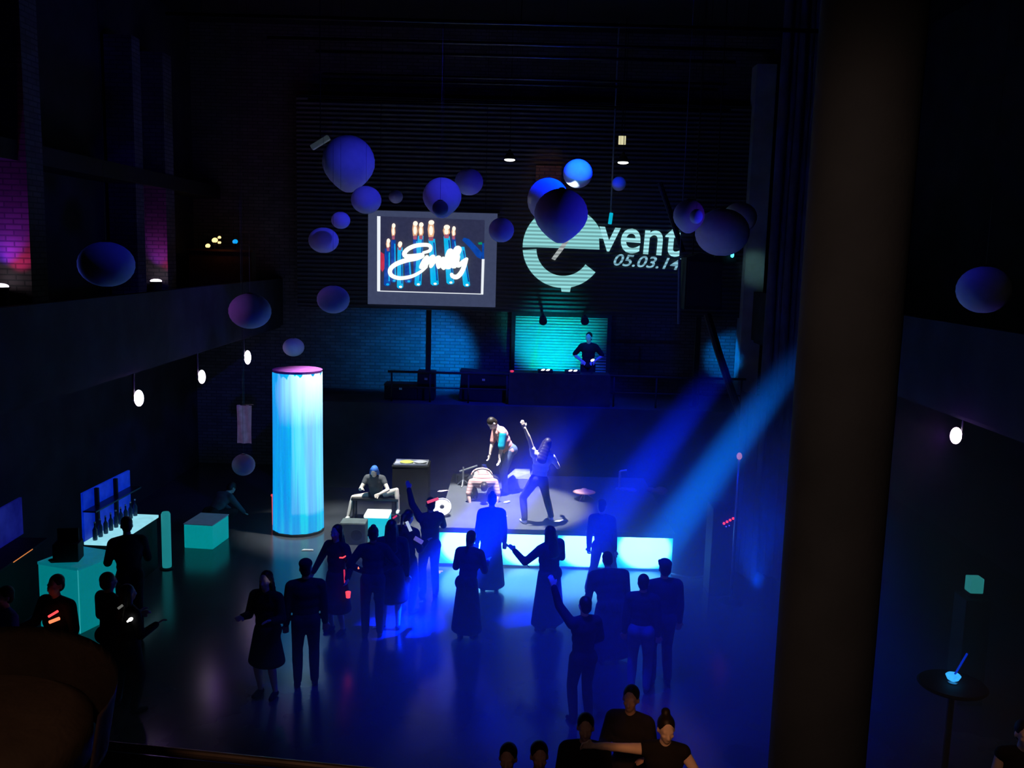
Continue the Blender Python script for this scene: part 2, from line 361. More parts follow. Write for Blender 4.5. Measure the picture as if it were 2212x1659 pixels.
# ------------------------------------------------------------------ stage
SZ = 0.72
fl = aty(945, 1155, 16.4); fr = aty(1458, 1168, 16.4); SX0 = fl.x; SX1 = fr.x; SY0 = 16.4; SY1 = 20.6
M_STAGE = mat('stage_deck', (0.065, 0.07, 0.08), 0.55, 0.2, 2.0, bump=0.1, bscale=60, spec=.4)
st = thing('stage', 'low dark stage with a row of glowing white and cyan panels along its front', 'stage', ((SX0 + SX1) / 2, (SY0 + SY1) / 2, 0))
part('deck', MB().box(((SX0 + SX1) / 2, (SY0 + SY1) / 2, SZ - .05), (SX1 - SX0, SY1 - SY0, .1), bev=.01), M_STAGE, st)
part('skirt', MB().box(((SX0 + SX1) / 2, SY1 - .1, .3), (SX1 - SX0, .06, .6)).box((SX0 + .05, 18.5, .3), (.05, 4.1, .6)).box((SX1 - .05, 18.5, .3), (.05, 4.1, .6)), M_BLACK, st)
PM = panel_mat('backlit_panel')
NP = 4; pw = (SX1 - SX0) / NP
for i in range(NP):
    x = SX0 + pw * (i + .5)
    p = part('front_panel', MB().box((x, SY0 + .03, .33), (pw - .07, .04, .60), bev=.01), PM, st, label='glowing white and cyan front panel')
    part('panel_frame', MB().box((x - pw / 2 + .012, SY0 + .02, .33), (.024, .06, .64)).box((x + pw / 2 - .012, SY0 + .02, .33), (.024, .06, .64)).box((x, SY0 + .02, .012), (pw, .06, .024)), M_METAL, st, parent=p)
part('kick_rail', MB().box(((SX0 + SX1) / 2, SY0 + .0, SZ - .05), (SX1 - SX0 + .02, .04, .09)), M_METAL, st)

# ------------------------------------------------------------------ lit fabric column
c = aty(645, 1160, 18.3); cx = c.x; cy = 18.3
rad = 54.5 / F * 18.0
t = thing('light_column', 'tall glowing cyan fabric column standing on the floor beside the stage', 'light column', (cx, cy, 0))
def cw(tt, z): return 1 + .018 * math.sin(11 * tt) + .012 * math.sin(23 * tt + 1)
ztop = aty(645, 803, 18.3).z
part('fabric_tube', MB().lathe([(rad * 1.03, 0.06), (rad * 1.02, .5), (rad, 1.3), (rad * .99, 2.2), (rad * .985, ztop)], (cx, cy, 0), 96, cw), column_mat(), t, True)
part('top_ring', MB().lathe([(rad * .985, ztop + .003), (rad * 1.0, ztop + .05), (rad * .95, ztop + .06), (rad * .2, ztop + .05)], (cx, cy, 0), 48), mat('purple_cloth', (.35, .08, .4), .9), t)
part('base_ring', MB().lathe([(rad * 1.05, 0), (rad * 1.05, .05), (rad * .9, .06)], (cx, cy, 0), 48), M_BLACK, t)
lamp('POINT', (cx - .2, cy - .3, ztop + .5), None, 1.0, (.7, .05, .8), .1, name='purple_lamp')

# ------------------------------------------------------------------ glowing furniture
TEAL = glow('teal_glow', (0.0, 0.24, 0.27), 1.0, .12, 2)
TEALT = mat('teal_glow_top', (.5, .5, .5), .6, .1, emit=(0.01, 0.025, 0.045), es=1.0)
def cushion_box(mb, c, d, bev=.02): return mb.box(c, d, None, bev)
# low bench
a = onz(402, 1184, 0); b = onz(462, 1190, 0)
h = 0.46; dx = b.x - a.x
t = thing('glow_bench', 'low teal glowing bench block on the floor left of the tall column', 'bench', ((a.x + b.x) / 2, a.y + .35, 0))
part('lit_body', MB().box(((a.x + b.x) / 2, a.y + .35, h / 2), (dx, .75, h), Matrix.Rotation(R(-6), 3, 'Z'), .02), TEAL, t)
part('seat_top', MB().box(((a.x + b.x) / 2, a.y + .35, h + .012), (dx + .01, .76, .022), Matrix.Rotation(R(-6), 3, 'Z'), .008), TEALT, t)
# slim tube
a = onz(361, 1228, 0); b = aty(357, 1106, a.y)
t = thing('glow_tube', 'slim upright teal glowing tube standing between bar and low bench', 'tube light', (a.x, a.y, 0))
part('lit_tube', MB().lathe([(.075, .03), (.08, .06), (.08, b.z - .04), (.06, b.z)], (a.x, a.y, 0), 24), glow('teal_tube', (.01, .20, .22), 1.0, .1), t, True)
part('foot', MB().lathe([(.12, 0), (.12, .02), (.05, .035)], (a.x, a.y, 0), 24), M_BLACK, t)
# cube by the stage
a = onz(812, 1162, 0); 
t = thing('glow_cube', 'small glowing cube stool with white top and cyan front near the stage', 'stool', (a.x, a.y + .25, 0))
part('lit_body', MB().box((a.x, a.y + .25, .2), (.48, .48, .40), None, .02), glow('cyan_glow', (0.0, .62, .80), 1.0, .08), t)
part('seat_top', MB().box((a.x, a.y + .25, .43), (.50, .50, .06), None, .02), glow('white_glow', (1.1, 1.2, 1.15), 1.0, .03), t, label='bright white top')
# bar counter, corner towards the viewer
cor = onz(174, 1372, 0); hb = 1.02
la = aty(88, 1226, cor.y + .9); lb = aty(262, 1206, cor.y + 1.5)
_o = onz(172, 1238, hb); lv = onz(89, 1224, hb) - _o; rv = onz(260, 1202, hb) - _o; lv *= 1.05
t = thing('glow_counter', 'large teal glowing bar counter with its corner turned to the dance floor', 'bar counter', (cor.x, cor.y + .8, 0))
pts = [Vector((cor.x, cor.y, 0)), Vector((cor.x, cor.y, 0)) + rv, Vector((cor.x, cor.y, 0)) + rv + lv, Vector((cor.x, cor.y, 0)) + lv]
part('lit_body', MB().prism([p + Vector((0, 0, .02)) for p in pts], (0, 0, hb - .06)), glow('counter_glow', (0.0, .185, .215), 1.0, .15, 1.5), t)
cen = sum(pts, Vector()) / 4
part('counter_top', MB().prism([cen + (p - cen) * 1.02 + Vector((0, 0, hb - .04)) for p in pts], (0, 0, .04)), mat('counter_top_glow', (.5, .5, .5), .3, .1, emit=(.0, .12, .16), es=1.0), t)
g = MB(); g.box((cor.x, cor.y - .004, hb / 2), (.012, .012, hb - .05)); part('corner_trim', g, glow('trim_glow', (.02, .30, .33), 1.0), t)
# things on the counter
p = cen + (pts[3] - cen) * .25 + (pts[0] - cen) * .15
q = thing('cash_register', 'black box shaped till standing on the teal bar counter', 'till', (p.x, p.y, hb))
part('case', MB().box((p.x, p.y, hb + .14), (.36, .30, .28), Matrix.Rotation(R(10), 3, 'Z'), .02), M_BLACK, q)
part('screen', MB().box((p.x, p.y + .02, hb + .38), (.30, .04, .20), Matrix.Rotation(R(10), 3, 'Z'), .01), M_BLACK, q)
part('neck', MB().tube((p.x, p.y + .04, hb + .27), (p.x, p.y + .04, hb + .32), .03), M_BLACK, q)
p = cen + (pts[3] - cen) * .62 + (pts[0] - cen) * .22
q = thing('ashtray', 'small dark dish beside the till on the teal counter', 'dish', (p.x, p.y, hb))
part('bowl', MB().lathe([(.04, hb + .001), (.07, hb + .04), (.06, hb + .04), (.035, hb + .012)], (p.x, p.y, 0), 20), M_BLACK, q)
# back bar under the left gallery
def backbar(px0, px1, pyb, pyt, y, colr, s, label):
    a = aty(px0, pyb, y); b = aty(px1, pyb, y); zt_ = aty(px0, pyt, y).z
    return a, b, zt_
a = onz(215, 1172, .95); b = onz(312, 1112, .95)
t = thing('back_bar', 'back bar with bright cyan lit shelves behind the teal counter', 'bar', (a.x, (a.y + b.y) / 2, 0))
d = Vector((b.x - a.x, b.y - a.y, 0)); L_ = d.length; ang = math.atan2(d.y, d.x); Rz = Matrix.Rotation(ang, 3, 'Z'); mid = Vector(((a.x + b.x) / 2, (a.y + b.y) / 2, 0)); n = Vector((-d.y, d.x, 0)).normalized()
part('cabinet', MB().box((mid.x, mid.y, .45), (L_, .45, .9), Rz, .01), M_BLACK, t)
part('worktop', MB().box((mid.x, mid.y, .93), (L_ + .04, .5, .05), Rz, .01), glow('bar_white', (.35, .85, 1.0), 1.0, .35, 6), t, label='bright cyan lit worktop')
part('back_panel', MB().box((mid.x + n.x * .26, mid.y + n.y * .26, 1.35), (L_, .04, .8), Rz), glow('bar_blue', (.0, .02, .55), 1.0, .7, 3), t, label='blue lit back panel')
for k in (.22, .62):
    c_ = mid + d * (k - .5) + n * .2
    part('shelf_post', MB().box((c_.x, c_.y, 1.35), (.05, .06, .8), Rz), M_BLACK, t)
part('shelf', MB().box((mid.x + n.x * .15, mid.y + n.y * .15, 1.45), (L_, .22, .025), Rz), M_METAL, t)
bottle_src = None
for k in range(9):
    c_ = mid + d * (.06 + .11 * k - .5) + n * .12
    if bottle_src is None:
        r_ = thing('bottle', '', 'bottle', (c_.x, c_.y, .957), 'bottles on the lit back bar')
        part('glass', MB().lathe([(.035, 0), (.037, .02), (.037, .17), (.014, .22), (.013, .28)], (c_.x, c_.y, .957), 14), mat('bottle_glass', (.02, .05, .10), .1, .2), r_, True)
        part('cap', MB().tube((c_.x, c_.y, 1.235), (c_.x, c_.y, 1.26), .015), M_STEEL, r_)
        bottle_src = r_; o = r_
    else:
        o = bottle_src.copy(); COL.objects.link(o); o.location = (c_.x, c_.y, .957)
        for ch in bottle_src.children:
            e = ch.copy(); COL.objects.link(e); e.parent = o
    o['label'] = 'dark bottle in the row standing on the bright cyan back bar worktop'
# nearer bar front with dim blue light
a = onz(-30, 1262, 1.05) - Vector((.38, 0, 0)); b = onz(112, 1164, 1.05) - Vector((.38, 0, 0))
d = Vector((b.x - a.x, b.y - a.y, 0)); L_ = d.length; ang = math.atan2(d.y, d.x); Rz = Matrix.Rotation(ang, 3, 'Z'); mid = (a + b) / 2; n = Vector((-d.y, d.x, 0)).normalized()
t = thing('side_bar', 'long bar with dim blue backlight under the gallery at the edge of the picture', 'bar', (mid.x, mid.y, 0))
part('front', MB().box((mid.x, mid.y, .5), (L_, .5, 1.0), Rz, .01), M_BLACK, t)
part('bar_top', MB().box((mid.x, mid.y, 1.03), (L_ + .05, .6, .05), Rz, .01), M_BLACK, t)
part('edge_strip', MB().box((mid.x - n.x * .30 + d.x * .1, mid.y - n.y * .30 + d.y * .1, 1.04), (L_ * .3, .012, .012), Rz), glow('orange_strip', (.8, .25, .06), .8, small=True), t)
part('back_panel', MB().box((mid.x + n.x * .18 + d.x * .1, mid.y + n.y * .18 + d.y * .1, 1.36), (L_ * 1.0, .04, .60), Rz), glow('dim_blue_panel', (.006, .008, .22), .9, .85, 2.2), t, label='dim blue lit back panel')

# ------------------------------------------------------------------ video screen
YS = 23.3
def S(px, py, off=0.0): return aty(px, py, YS - off)
tl = S(795, 454); br = S(1070, 664)
ctr = (tl + br) / 2
t = thing('video_screen', 'grey projection screen showing blue candles and a white handwritten name', 'screen', (ctr.x, YS, br.z))
part('screen_cloth', MB().box((ctr.x, YS + .03, ctr.z), (br.x - tl.x, .04, tl.z - br.z), bev=.006), glow('screen_spill', (.045, .058, .120), 1.0, .12, 8), t)
part('hanging_bar', MB().tube((tl.x - .05, YS + .04, tl.z + .03), (br.x + .05, YS + .04, tl.z + .03), .03), M_METAL, t, True)
for x in (tl.x + .3, br.x - .3): part('hanger', MB().tube((x, YS + .04, tl.z + .03), (x, YS + .04, 11.2), .008, seg=6), M_METAL, t)
def C2(X, Y, off=.012): return S(660 + X / 3.771, 260 + Y / 3.771, off)
pic = MB(); PMATS = [glow('picture_grey', (.026, .030, .075), 1.0, .2, 10, True), glow('picture_white', (.85, .9, .95), 1.0, .03, 4, True), glow('candle_cyan', (0, .55, 1.0), 1.0, .35, 7, True),
    glow('candle_blue', (.0, .07, .50), 1.0, .6, 7, True), glow('flame_orange', (1.0, .55, .30), 1.0, .45, 9, True), glow('flame_white', (1.2, 1.0, .85), 1.0, .05, 4, True), glow('picture_red', (.6, .03, .08), 1.0, .3, 6, True), glow('picture_green', (.0, .28, .15), 1.0, .3, 6, True), glow('flame_pink', (.45, .12, .2), 1.0, .4, 8, True)]
EPS = (0, .004, 0)
def quad(mi, pts, off):
    pic.mi = mi; pic.prism([C2(x, y, off) for x, y in pts], EPS)
def blob(mi, x, y, rx, ry, off, nseg=14):
    quad(mi, [(x + rx * math.cos(2 * math.pi * k / nseg), y + ry * math.sin(2 * math.pi * k / nseg)) for k in range(nseg)], off)
quad(0, [(585, 780), (1455, 812), (1445, 1418), (585, 1392)], .012)
quad(1, [(583, 780), (610, 781), (608, 1392), (583, 1390)], .018)
quad(1, [(1436, 1130), (1458, 1130), (1448, 1418), (1428, 1417)], .018); quad(0, [(1437, 812), (1460, 813), (1456, 1000), (1436, 1000)], .017); quad(3, [(1440, 812), (1456, 813), (1454, 1130), (1438, 1130)], .016)
quad(1, [(585, 1386), (1445, 1412), (1445, 1419), (585, 1393)], .018)
quad(6, [(612, 1070), (640, 1090), (648, 1200), (625, 1235), (612, 1210)], .018)
for i, (x, y0_, x1, y1_, w_, mi) in enumerate(((668, 1045, 665, 1350, 54, 3), (715, 975, 718, 1320, 46, 3), (830, 1110, 838, 1325, 60, 3), (770, 1035, 770, 1370, 52, 2), (893, 955, 905, 1340, 44, 3), (938, 940, 915, 1350, 56, 2),
        (1028, 965, 1052, 1345, 66, 2), (1150, 945, 1180, 1335, 64, 2), (1205, 955, 1215, 1100, 40, 3), (1272, 1030, 1312, 1355, 56, 2))):
    o_ = .020 + .003 * i; hw = w_ / 2
    quad(mi, [(x - hw * .8, y0_), (x + hw * .8, y0_), (x1 + hw, y1_ - 12), (x1 + hw * .5, y1_), (x1 - hw * .5, y1_), (x1 - hw, y1_ - 12)], o_)
    quad(3 if mi == 2 else 2, [(x + hw * .35, y0_ + 30), (x + hw * .7, y0_ + 30), (x1 + hw * .8, y1_ - 40), (x1 + hw * .4, y1_ - 40)], o_ + .002)
    blob(5 if mi == 2 else 2, x1 + 4, y1_ - 14, 13, 9, o_ + .002)
for i, (x, ya, yb, w_) in enumerate(((672, 962, 1050, 34), (715, 838, 955, 34), (768, 985, 1042, 40), (892, 820, 955, 46), (940, 830, 955, 44), (1022, 812, 965, 56), (1148, 850, 945, 60), (1206, 862, 955, 34))):
    o_ = .056 + .004 * i; hw = w_ / 2
    quad(8, [(x - hw * .75, yb - 40), (x + hw * .75, yb - 40), (x + hw * .6, yb + 15), (x - hw * .6, yb + 15)], o_)
    quad(4, [(x - hw * .7, ya + 20), (x + hw * .7, ya + 16), (x + hw, (ya + yb) / 2 + 20), (x + hw * .7, yb - 18), (x - hw * .7, yb - 14), (x - hw, (ya + yb) / 2)], o_ + .001)
    blob(5, x + 3, ya + 20, hw * .85, 20, o_ + .002); blob(5, x, (ya + yb) / 2 + 8, hw * .6, (yb - ya) * .26, o_ + .002)
quad(3, [(1290, 955), (1330, 965), (1400, 1035), (1440, 1080), (1430, 1130), (1395, 1112), (1340, 1040), (1275, 975)], .03)
quad(7, [(1405, 996), (1436, 990), (1440, 1012), (1410, 1012)], .034)
part('projected_picture', pic, PMATS, t)
def smooth_line(P, n=6):
    out = []
    for i in range(len(P) - 1):
        p0 = Vector(P[max(i - 1, 0)]); p1 = Vector(P[i]); p2 = Vector(P[i + 1]); p3 = Vector(P[min(i + 2, len(P) - 1)])
        for k in range(n):
            u = k / n; out.append(.5 * ((2 * p1) + (p2 - p0) * u + (2 * p0 - 5 * p1 + 4 * p2 - p3) * u * u + (3 * p1 - p0 - 3 * p2 + p3) * u ** 3))
    out.append(Vector(P[-1])); return out
let = MB()
def stroke(P, w0, w1, off=.10):
    Q = smooth_line([(x, y) for x, y in P]); k = len(Q); w0 *= 1.45; w1 *= 1.35
    for i, q in enumerate(Q):
        wq = w0 + (w1 - w0) * math.sin(math.pi * i / (k - 1)); r = wq / 2
        let.prism([C2(q.x + r * math.cos(a_), q.y + r * math.sin(a_), off) for a_ in [2 * math.pi * j / 10 for j in range(10)]], (0, .004, 0))
        if i:
            p = Q[i - 1]; dd = (q - p)
            if dd.length > 1e-4:
                nn = Vector((-dd.y, dd.x)).normalized() * r
                let.prism([C2(p.x + nn.x, p.y + nn.y, off), C2(q.x + nn.x, q.y + nn.y, off), C2(q.x - nn.x, q.y - nn.y, off), C2(p.x - nn.x, p.y - nn.y, off)], (0, .004, 0))
stroke([(960, 1078), (1010, 1062), (1018, 1030), (985, 1014), (900, 1020), (835, 1048), (805, 1085), (825, 1108), (890, 1106), (950, 1100), (905, 1122), (820, 1140), (735, 1172), (690, 1215), (700, 1262), (765, 1285), (860, 1272), (935, 1235), (985, 1192)], 16, 30)
stroke([(940, 1196), (965, 1150), (990, 1112)], 22, 30); stroke([(975, 1190), (1010, 1135), (1040, 1112), (1030, 1150), (1020, 1188)], 20, 28); stroke([(1020, 1190), (1060, 1135), (1088, 1120), (1078, 1165), (1082, 1196)], 20, 28)
stroke([(1082, 1196), (1110, 1160), (1122, 1128), (1112, 1180), (1125, 1205)], 20, 28)
stroke([(1125, 1205), (1165, 1140), (1190, 1075), (1172, 1068), (1150, 1130), (1148, 1190), (1170, 1198)], 20, 30)
stroke([(1170, 1198), (1215, 1125), (1250, 1055), (1232, 1048), (1205, 1110), (1195, 1180), (1215, 1192)], 20, 34)
stroke([(1215, 1192), (1232, 1130), (1240, 1108), (1232, 1165), (1250, 1180), (1285, 1150), (1312, 1130)], 20, 30)
stroke([(1310, 1132), (1292, 1190), (1265, 1245), (1232, 1275), (1200, 1270), (1190, 1255)], 20, 30)
part('handwritten_lettering', let, glow('lettering_white', (1.0, 1.1, .98), 1.0, .02, 4, True), t)

# ------------------------------------------------------------------ projected event logo on the shutter, projector light put into glowing letters
YL = 23.53
def E(px, py, off=0.0): return aty(px, py, YL - off)
ori = E(1300, 640)
t = thing('projected_logo', 'projected round letter logo with the word vent and a date on the dark shutter', 'sign', ori)
def slat(name, colr): return nolamp(slat_mat(name, (.1, .1, .1), .095, emit=colr, es=1.0, depth=.55))  # light and dark of the slats multiplied into the letter glow
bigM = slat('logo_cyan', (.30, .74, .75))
CXL, CYL, RO, RI = 1217, 534, 88, 58
def P(a_, r_, sx=1.0): return (CXL + r_ * sx * math.cos(R(a_)), CYL + r_ * math.sin(R(a_)))
g = MB()
EO = (0, .006, 0)
# upper half disc down to the crossbar
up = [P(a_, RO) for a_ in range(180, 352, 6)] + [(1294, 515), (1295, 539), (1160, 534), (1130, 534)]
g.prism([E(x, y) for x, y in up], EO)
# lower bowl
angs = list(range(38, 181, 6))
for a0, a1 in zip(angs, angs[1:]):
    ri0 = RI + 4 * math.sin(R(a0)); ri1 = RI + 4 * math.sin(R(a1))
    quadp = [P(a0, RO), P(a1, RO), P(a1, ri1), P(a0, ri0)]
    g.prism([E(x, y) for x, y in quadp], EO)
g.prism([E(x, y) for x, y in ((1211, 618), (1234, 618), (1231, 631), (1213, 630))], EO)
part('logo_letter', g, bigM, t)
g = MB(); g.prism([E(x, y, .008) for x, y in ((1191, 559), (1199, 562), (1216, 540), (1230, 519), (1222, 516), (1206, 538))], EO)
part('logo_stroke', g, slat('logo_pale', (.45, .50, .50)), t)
def text_part(name, s, x0, x1, ytop, ybot, rot, shear, mats, root, off=.01, spacing=1.0):
    cu = bpy.data.curves.new(name, 'FONT'); cu.body = s; cu.extrude = .003; cu.shear = shear; cu.space_character = spacing; cu.resolution_u = 4; cu.offset = .012
    o = bpy.data.objects.new(name, cu); COL.objects.link(o); dg = bpy.context.evaluated_depsgraph_get()
    me = bpy.data.meshes.new_from_object(o.evaluated_get(dg)); bpy.data.objects.remove(o)
    xs = [v.co.x for v in me.vertices]; ys = [v.co.y for v in me.vertices]
    pa = E(x0, (ytop + ybot) / 2, off); W = (x1 - x0) / F * (YL); H = (ybot - ytop) / F * YL
    sx = W / (max(xs) - min(xs)); sy = H / (max(ys) - min(ys)); cr, sr = math.cos(rot), math.sin(rot)
    for v in me.vertices:
        X = (v.co.x - min(xs)) * sx; Z = (v.co.y - (min(ys) + max(ys)) / 2) * sy
        v.co = Vector((pa.x + X * cr + Z * sr - root.location.x, YL - off + v.co.z - root.location.y, pa.z - X * sr + Z * cr - root.location.z))
    me.materials.clear(); me.materials.append(mats)
    return link(name, me, root)
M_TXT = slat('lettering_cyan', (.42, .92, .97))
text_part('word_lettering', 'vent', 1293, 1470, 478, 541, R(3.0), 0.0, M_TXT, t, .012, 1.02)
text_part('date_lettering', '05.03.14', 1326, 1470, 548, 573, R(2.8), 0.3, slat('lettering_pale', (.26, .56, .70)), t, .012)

# ------------------------------------------------------------------ teal shutter behind the DJ, posts and rails
a = aty(1114, 682, 23.93); b = aty(1308, 800, 23.93)
t = thing('roller_shutter', 'teal lit roller shutter behind the performer at the raised booth', 'shutter', ((a.x + b.x) / 2, 23.93, b.z))
part('slats', MB().box(((a.x + b.x) / 2, 23.93, (a.z + 2.1) / 2), (b.x - a.x, .06, a.z - 2.1)), slat_mat('booth_slats', (.55, .58, .58), .075, depth=.4), t)
part('frame', MB().box((a.x - .05, 23.92, (a.z + 2.1) / 2), (.1, .12, a.z - 2.1)).box((b.x + .05, 23.92, (a.z + 2.1) / 2), (.1, .12, a.z - 2.1)).box(((a.x + b.x) / 2, 23.92, a.z + .06), (b.x - a.x + .2, .14, .12)), M_METAL, t)
def rail_run(x0p, x1p, yp, lab):
    a = aty(x0p, yp, 22.1); b = aty(x1p, yp, 22.1); z = a.z
    t = thing('guard_rail', lab, 'railing', ((a.x + b.x) / 2, 22.1, 2.1))
    part('top_rail', MB().tube((a.x, 22.1, z), (b.x, 22.1, z), .03), M_BLACK, t, True)
    part('lower_rail', MB().tube((a.x, 22.1, 2.45), (b.x, 22.1, 2.45), .018), M_BLACK, t, True)
    for k in range(4):
        x = a.x + (b.x - a.x) * (k + .1) / 3.2; part('post', MB().tube((x, 22.1, 2.1), (x, 22.1, z), .022), M_BLACK, t, True)
rail_run(838, 1104, 802, 'dark guard rail in front of the blue lit brick, beside the booth toward the column')
rail_run(1318, 1612, 812, 'dark guard rail between the booth and the corner pilaster')
for px, lab in ((925, 'thin black post in front of the blue lit brick below the screen'), (1504, 'thin black post on the rear gallery under the hanging loudspeaker')):
    a = aty(px, 780, 22.5); solo('support_post', MB().box((a.x, 22.5, 3.2), (.12, .12, 2.2)).box((a.x, 22.5, 2.11), (.22, .22, .02)), M_BLACK, lab, 'post', (a.x, 22.5, 2.1))
# dark cases on the rear gallery
for px, wd, hh, rz, lab in ((922, .42, .66, 0, 'tall dark case behind the rail under the thin post'), (868, .8, .34, 0, 'flat dark case at the far end of the rear gallery'), (1045, 1.15, .68, 4, 'wide dark covered case behind the rail next to the booth')):
    a = aty(px, 830, 22.6)
    t = thing('flight_case', lab, 'case', (a.x, 22.6, 2.1))
    part('body', MB().box((a.x, 22.6, 2.1 + hh / 2), (wd, .5, hh), Matrix.Rotation(R(rz), 3, 'Y') if rz else None, .03), M_CLOTH, t)
    part('lid', MB().box((a.x, 22.6, 2.1 + hh + .02), (wd + .02, .52, .05), Matrix.Rotation(R(rz), 3, 'Y') if rz else None, .015), M_BLACK, t)
    part('latch', MB().box((a.x, 22.34, 2.1 + hh * .8), (.07, .02, .05)), M_STEEL, t)
# DJ booth
a = aty(1100, 800, 22.15); b = aty(1318, 806, 22.15)
t = thing('booth_desk', 'black booth desk with decks on the raised rear gallery', 'desk', ((a.x + b.x) / 2, 22.25, 2.1))
part('desk_front', MB().box(((a.x + b.x) / 2, 22.05, 2.45), (b.x - a.x, .05, .8)), M_BLACK, t)
part('desk_top', MB().box(((a.x + b.x) / 2, 22.3, 2.86), (b.x - a.x, .55, .04), bev=.01), M_BLACK, t)
for s_ in (a.x + .05, b.x - .05): part('side_panel', MB().box((s_, 22.3, 2.47), (.05, .5, .74)), M_BLACK, t)
for px, n_, lab in ((1178, 2, 'deck with two white lights on the booth desk, further from the performer'), (1237, 2, 'deck with two white lights on the booth desk, close to the performer')):
    c_ = aty(px, 794, 22.25)
    q = thing('music_deck', lab, 'deck', (c_.x, 22.28, 2.88))
    part('case', MB().box((c_.x, 22.28, 2.91), (.36, .36, .06), bev=.01), M_BLACK, q)
    part('jog_wheel', MB().lathe([(.11, 2.94), (.11, 2.955), (.02, 2.957)], (c_.x, 22.3, 0), 28), M_METAL, q)
    for k in (-.06, .06): part('indicator_light', MB().ball((c_.x + k, 22.11, 2.955), (.05, .012, .022), Matrix.Rotation(R(-20), 3, 'Y')), glow('deck_light', (1.4, 1.4, 1.3), 2.0, small=True), q)
c_ = aty(1280, 778, 22.12)
q = thing('desk_light', 'small white desk light in front of the performer at the booth', 'lamp', (c_.x, c_.y + .02, 2.88))
part('lamp_head', MB().ball(c_, (.05, .02, .028), Matrix.Rotation(R(-25), 3, 'Y')), glow('deck_light', (1.4, 1.4, 1.3), 2.0, small=True), q, True)
part('stem', MB().tube((c_.x, c_.y + .02, 2.885), (c_.x, c_.y + .02, c_.z), .01).lathe([(.05, 2.881), (.05, 2.89), (.01, 2.895)], (c_.x, c_.y + .02, 0), 16), M_BLACK, q)
c_ = aty(1106, 801, 22.1); solo('signal_lamp', MB().ball((c_.x, 22.04, c_.z), (.05, .02, .025)).box((c_.x, 22.08, c_.z - .05), (.06, .05, .06)), glow('dim_red', (.7, .03, .04), 1.0, small=True), 'tiny red lamp at the end of the booth desk', 'lamp', (c_.x, 22.06, c_.z))
# two spot cans over the booth
for px, lab in ((1173, 'round black lamp can at the top of the teal shutter, further from the performer'), (1263, 'round black lamp can at the top of the teal shutter, above the performer')):
    c_ = aty(px, 692, 22.9)
    q = thing('spot_can', lab, 'spotlight', (c_.x, 22.9, c_.z))
    part('housing', MB().tube((c_.x, 22.78, c_.z - .02), (c_.x, 23.02, c_.z + .04), .10, .085, 20), M_BLACK, q)
    part('yoke', MB().tube((c_.x, 22.9, c_.z + .08), (c_.x, 22.9, zt + .02), .02), M_BLACK, q)
    part('bracket', MB().box((c_.x, 23.2, zt - .03), (.06, .75, .04)), M_BLACK, q)

# ------------------------------------------------------------------ pendant lamps and the hanging loudspeaker
def pendant(px, py, y, lab, r=.14, upglow=False):
    c_ = aty(px, py, y)
    q = thing('pendant_lamp', lab, 'lamp', (c_.x, y, c_.z))
    part('shade', MB().lathe([(r, 0.0), (r * .95, .05), (r * .5, .14), (.04, .18), (.03, .22)], (c_.x, y, c_.z), 28), M_BLACK, q, True)
    part('bulb', MB().ball((c_.x, y, c_.z - .015), (r * .92, r * .92, .035)), glow('bulb_white', (1.0, 1.0, .92), 3.0, small=True), q, True)
    part('cord', MB().tube((c_.x, y, c_.z + .2), (c_.x, y, 11.2), .008, seg=6), M_BLACK, q)
    lamp('SPOT', (c_.x, y, c_.z - .06), (c_.x, y, 0), 10, (.85, 1, .9), .05, 50, 1.0, 'pendant_bulb'); return q
pendant(1101, 344, 22.4, 'small white pendant lamp above the gap between the screen and the logo')
q = pendant(1346, 350, 22.4, 'small white pendant lamp above the event lettering')
c_ = aty(1344, 303, 22.45)
q = thing('wall_lamp', 'small square warm lamp just above the pendant over the lettering', 'lamp', (c_.x, 22.5, c_.z))
part('lens', MB().box((c_.x, 22.45, c_.z), (.17, .04, .2), bev=.01), glow('lens_cream', (.75, .70, .42), 1.0, .2, small=True), q)
part('housing', MB().box((c_.x, 22.55, c_.z), (.2, .16, .24), bev=.01), M_BLACK, q)
part('arm', MB().tube((c_.x, 22.55, c_.z + .1), (c_.x, 22.55, 11.2), .012, seg=8), M_BLACK, q)
c_ = aty(1102, 336, 22.6)
c_ = aty(692, 308, 16.5)
q = thing('ceiling_fixture', 'dim grey strip lamp tilted beside the largest lantern', 'lamp', (c_.x, 16.5, c_.z))
part('body', MB().box((c_.x, 16.5, c_.z), (.36, .12, .09), Matrix.Rotation(R(-32), 3, 'Y'), .02), mat('strip_grey', (.4, .45, .45), .6, emit=(.018, .026, .03)), q)
part('stem', MB().tube((c_.x, 16.5, c_.z), (c_.x, 16.5, 11.2), .01, seg=6), M_BLACK, q)
# loudspeaker hung over the stage corner
tlp = aty(1478, 545, 18.5); brp = aty(1552, 668, 18.5)
q = thing('loudspeaker', 'large black loudspeaker hanging in front of the event lettering end', 'speaker', ((tlp.x + brp.x) / 2, 18.5, brp.z))
xm = (tlp.x + brp.x) / 2; zm = (tlp.z + brp.z) / 2
part('cabinet', MB().prism([(tlp.x, 18.2, brp.z), (tlp.x, 18.2, tlp.z - .1), (xm - .1, 18.2, tlp.z), (brp.x - .05, 18.2, tlp.z - .12), (brp.x, 18.2, brp.z)], (0, .6, 0)), M_BLACK, q)
part('grille', MB().box((xm, 18.18, zm - .05), (brp.x - tlp.x - .08, .03, tlp.z - brp.z - .25)), mat('speaker_grille', (.02, .02, .022), .6, .3, 60), q)
for k in (-.2, .2): part('fly_cable', MB().tube((xm + k, 18.5, tlp.z - .05), (xm + k, 18.5, 11.19), .012, seg=6), M_BLACK, q)
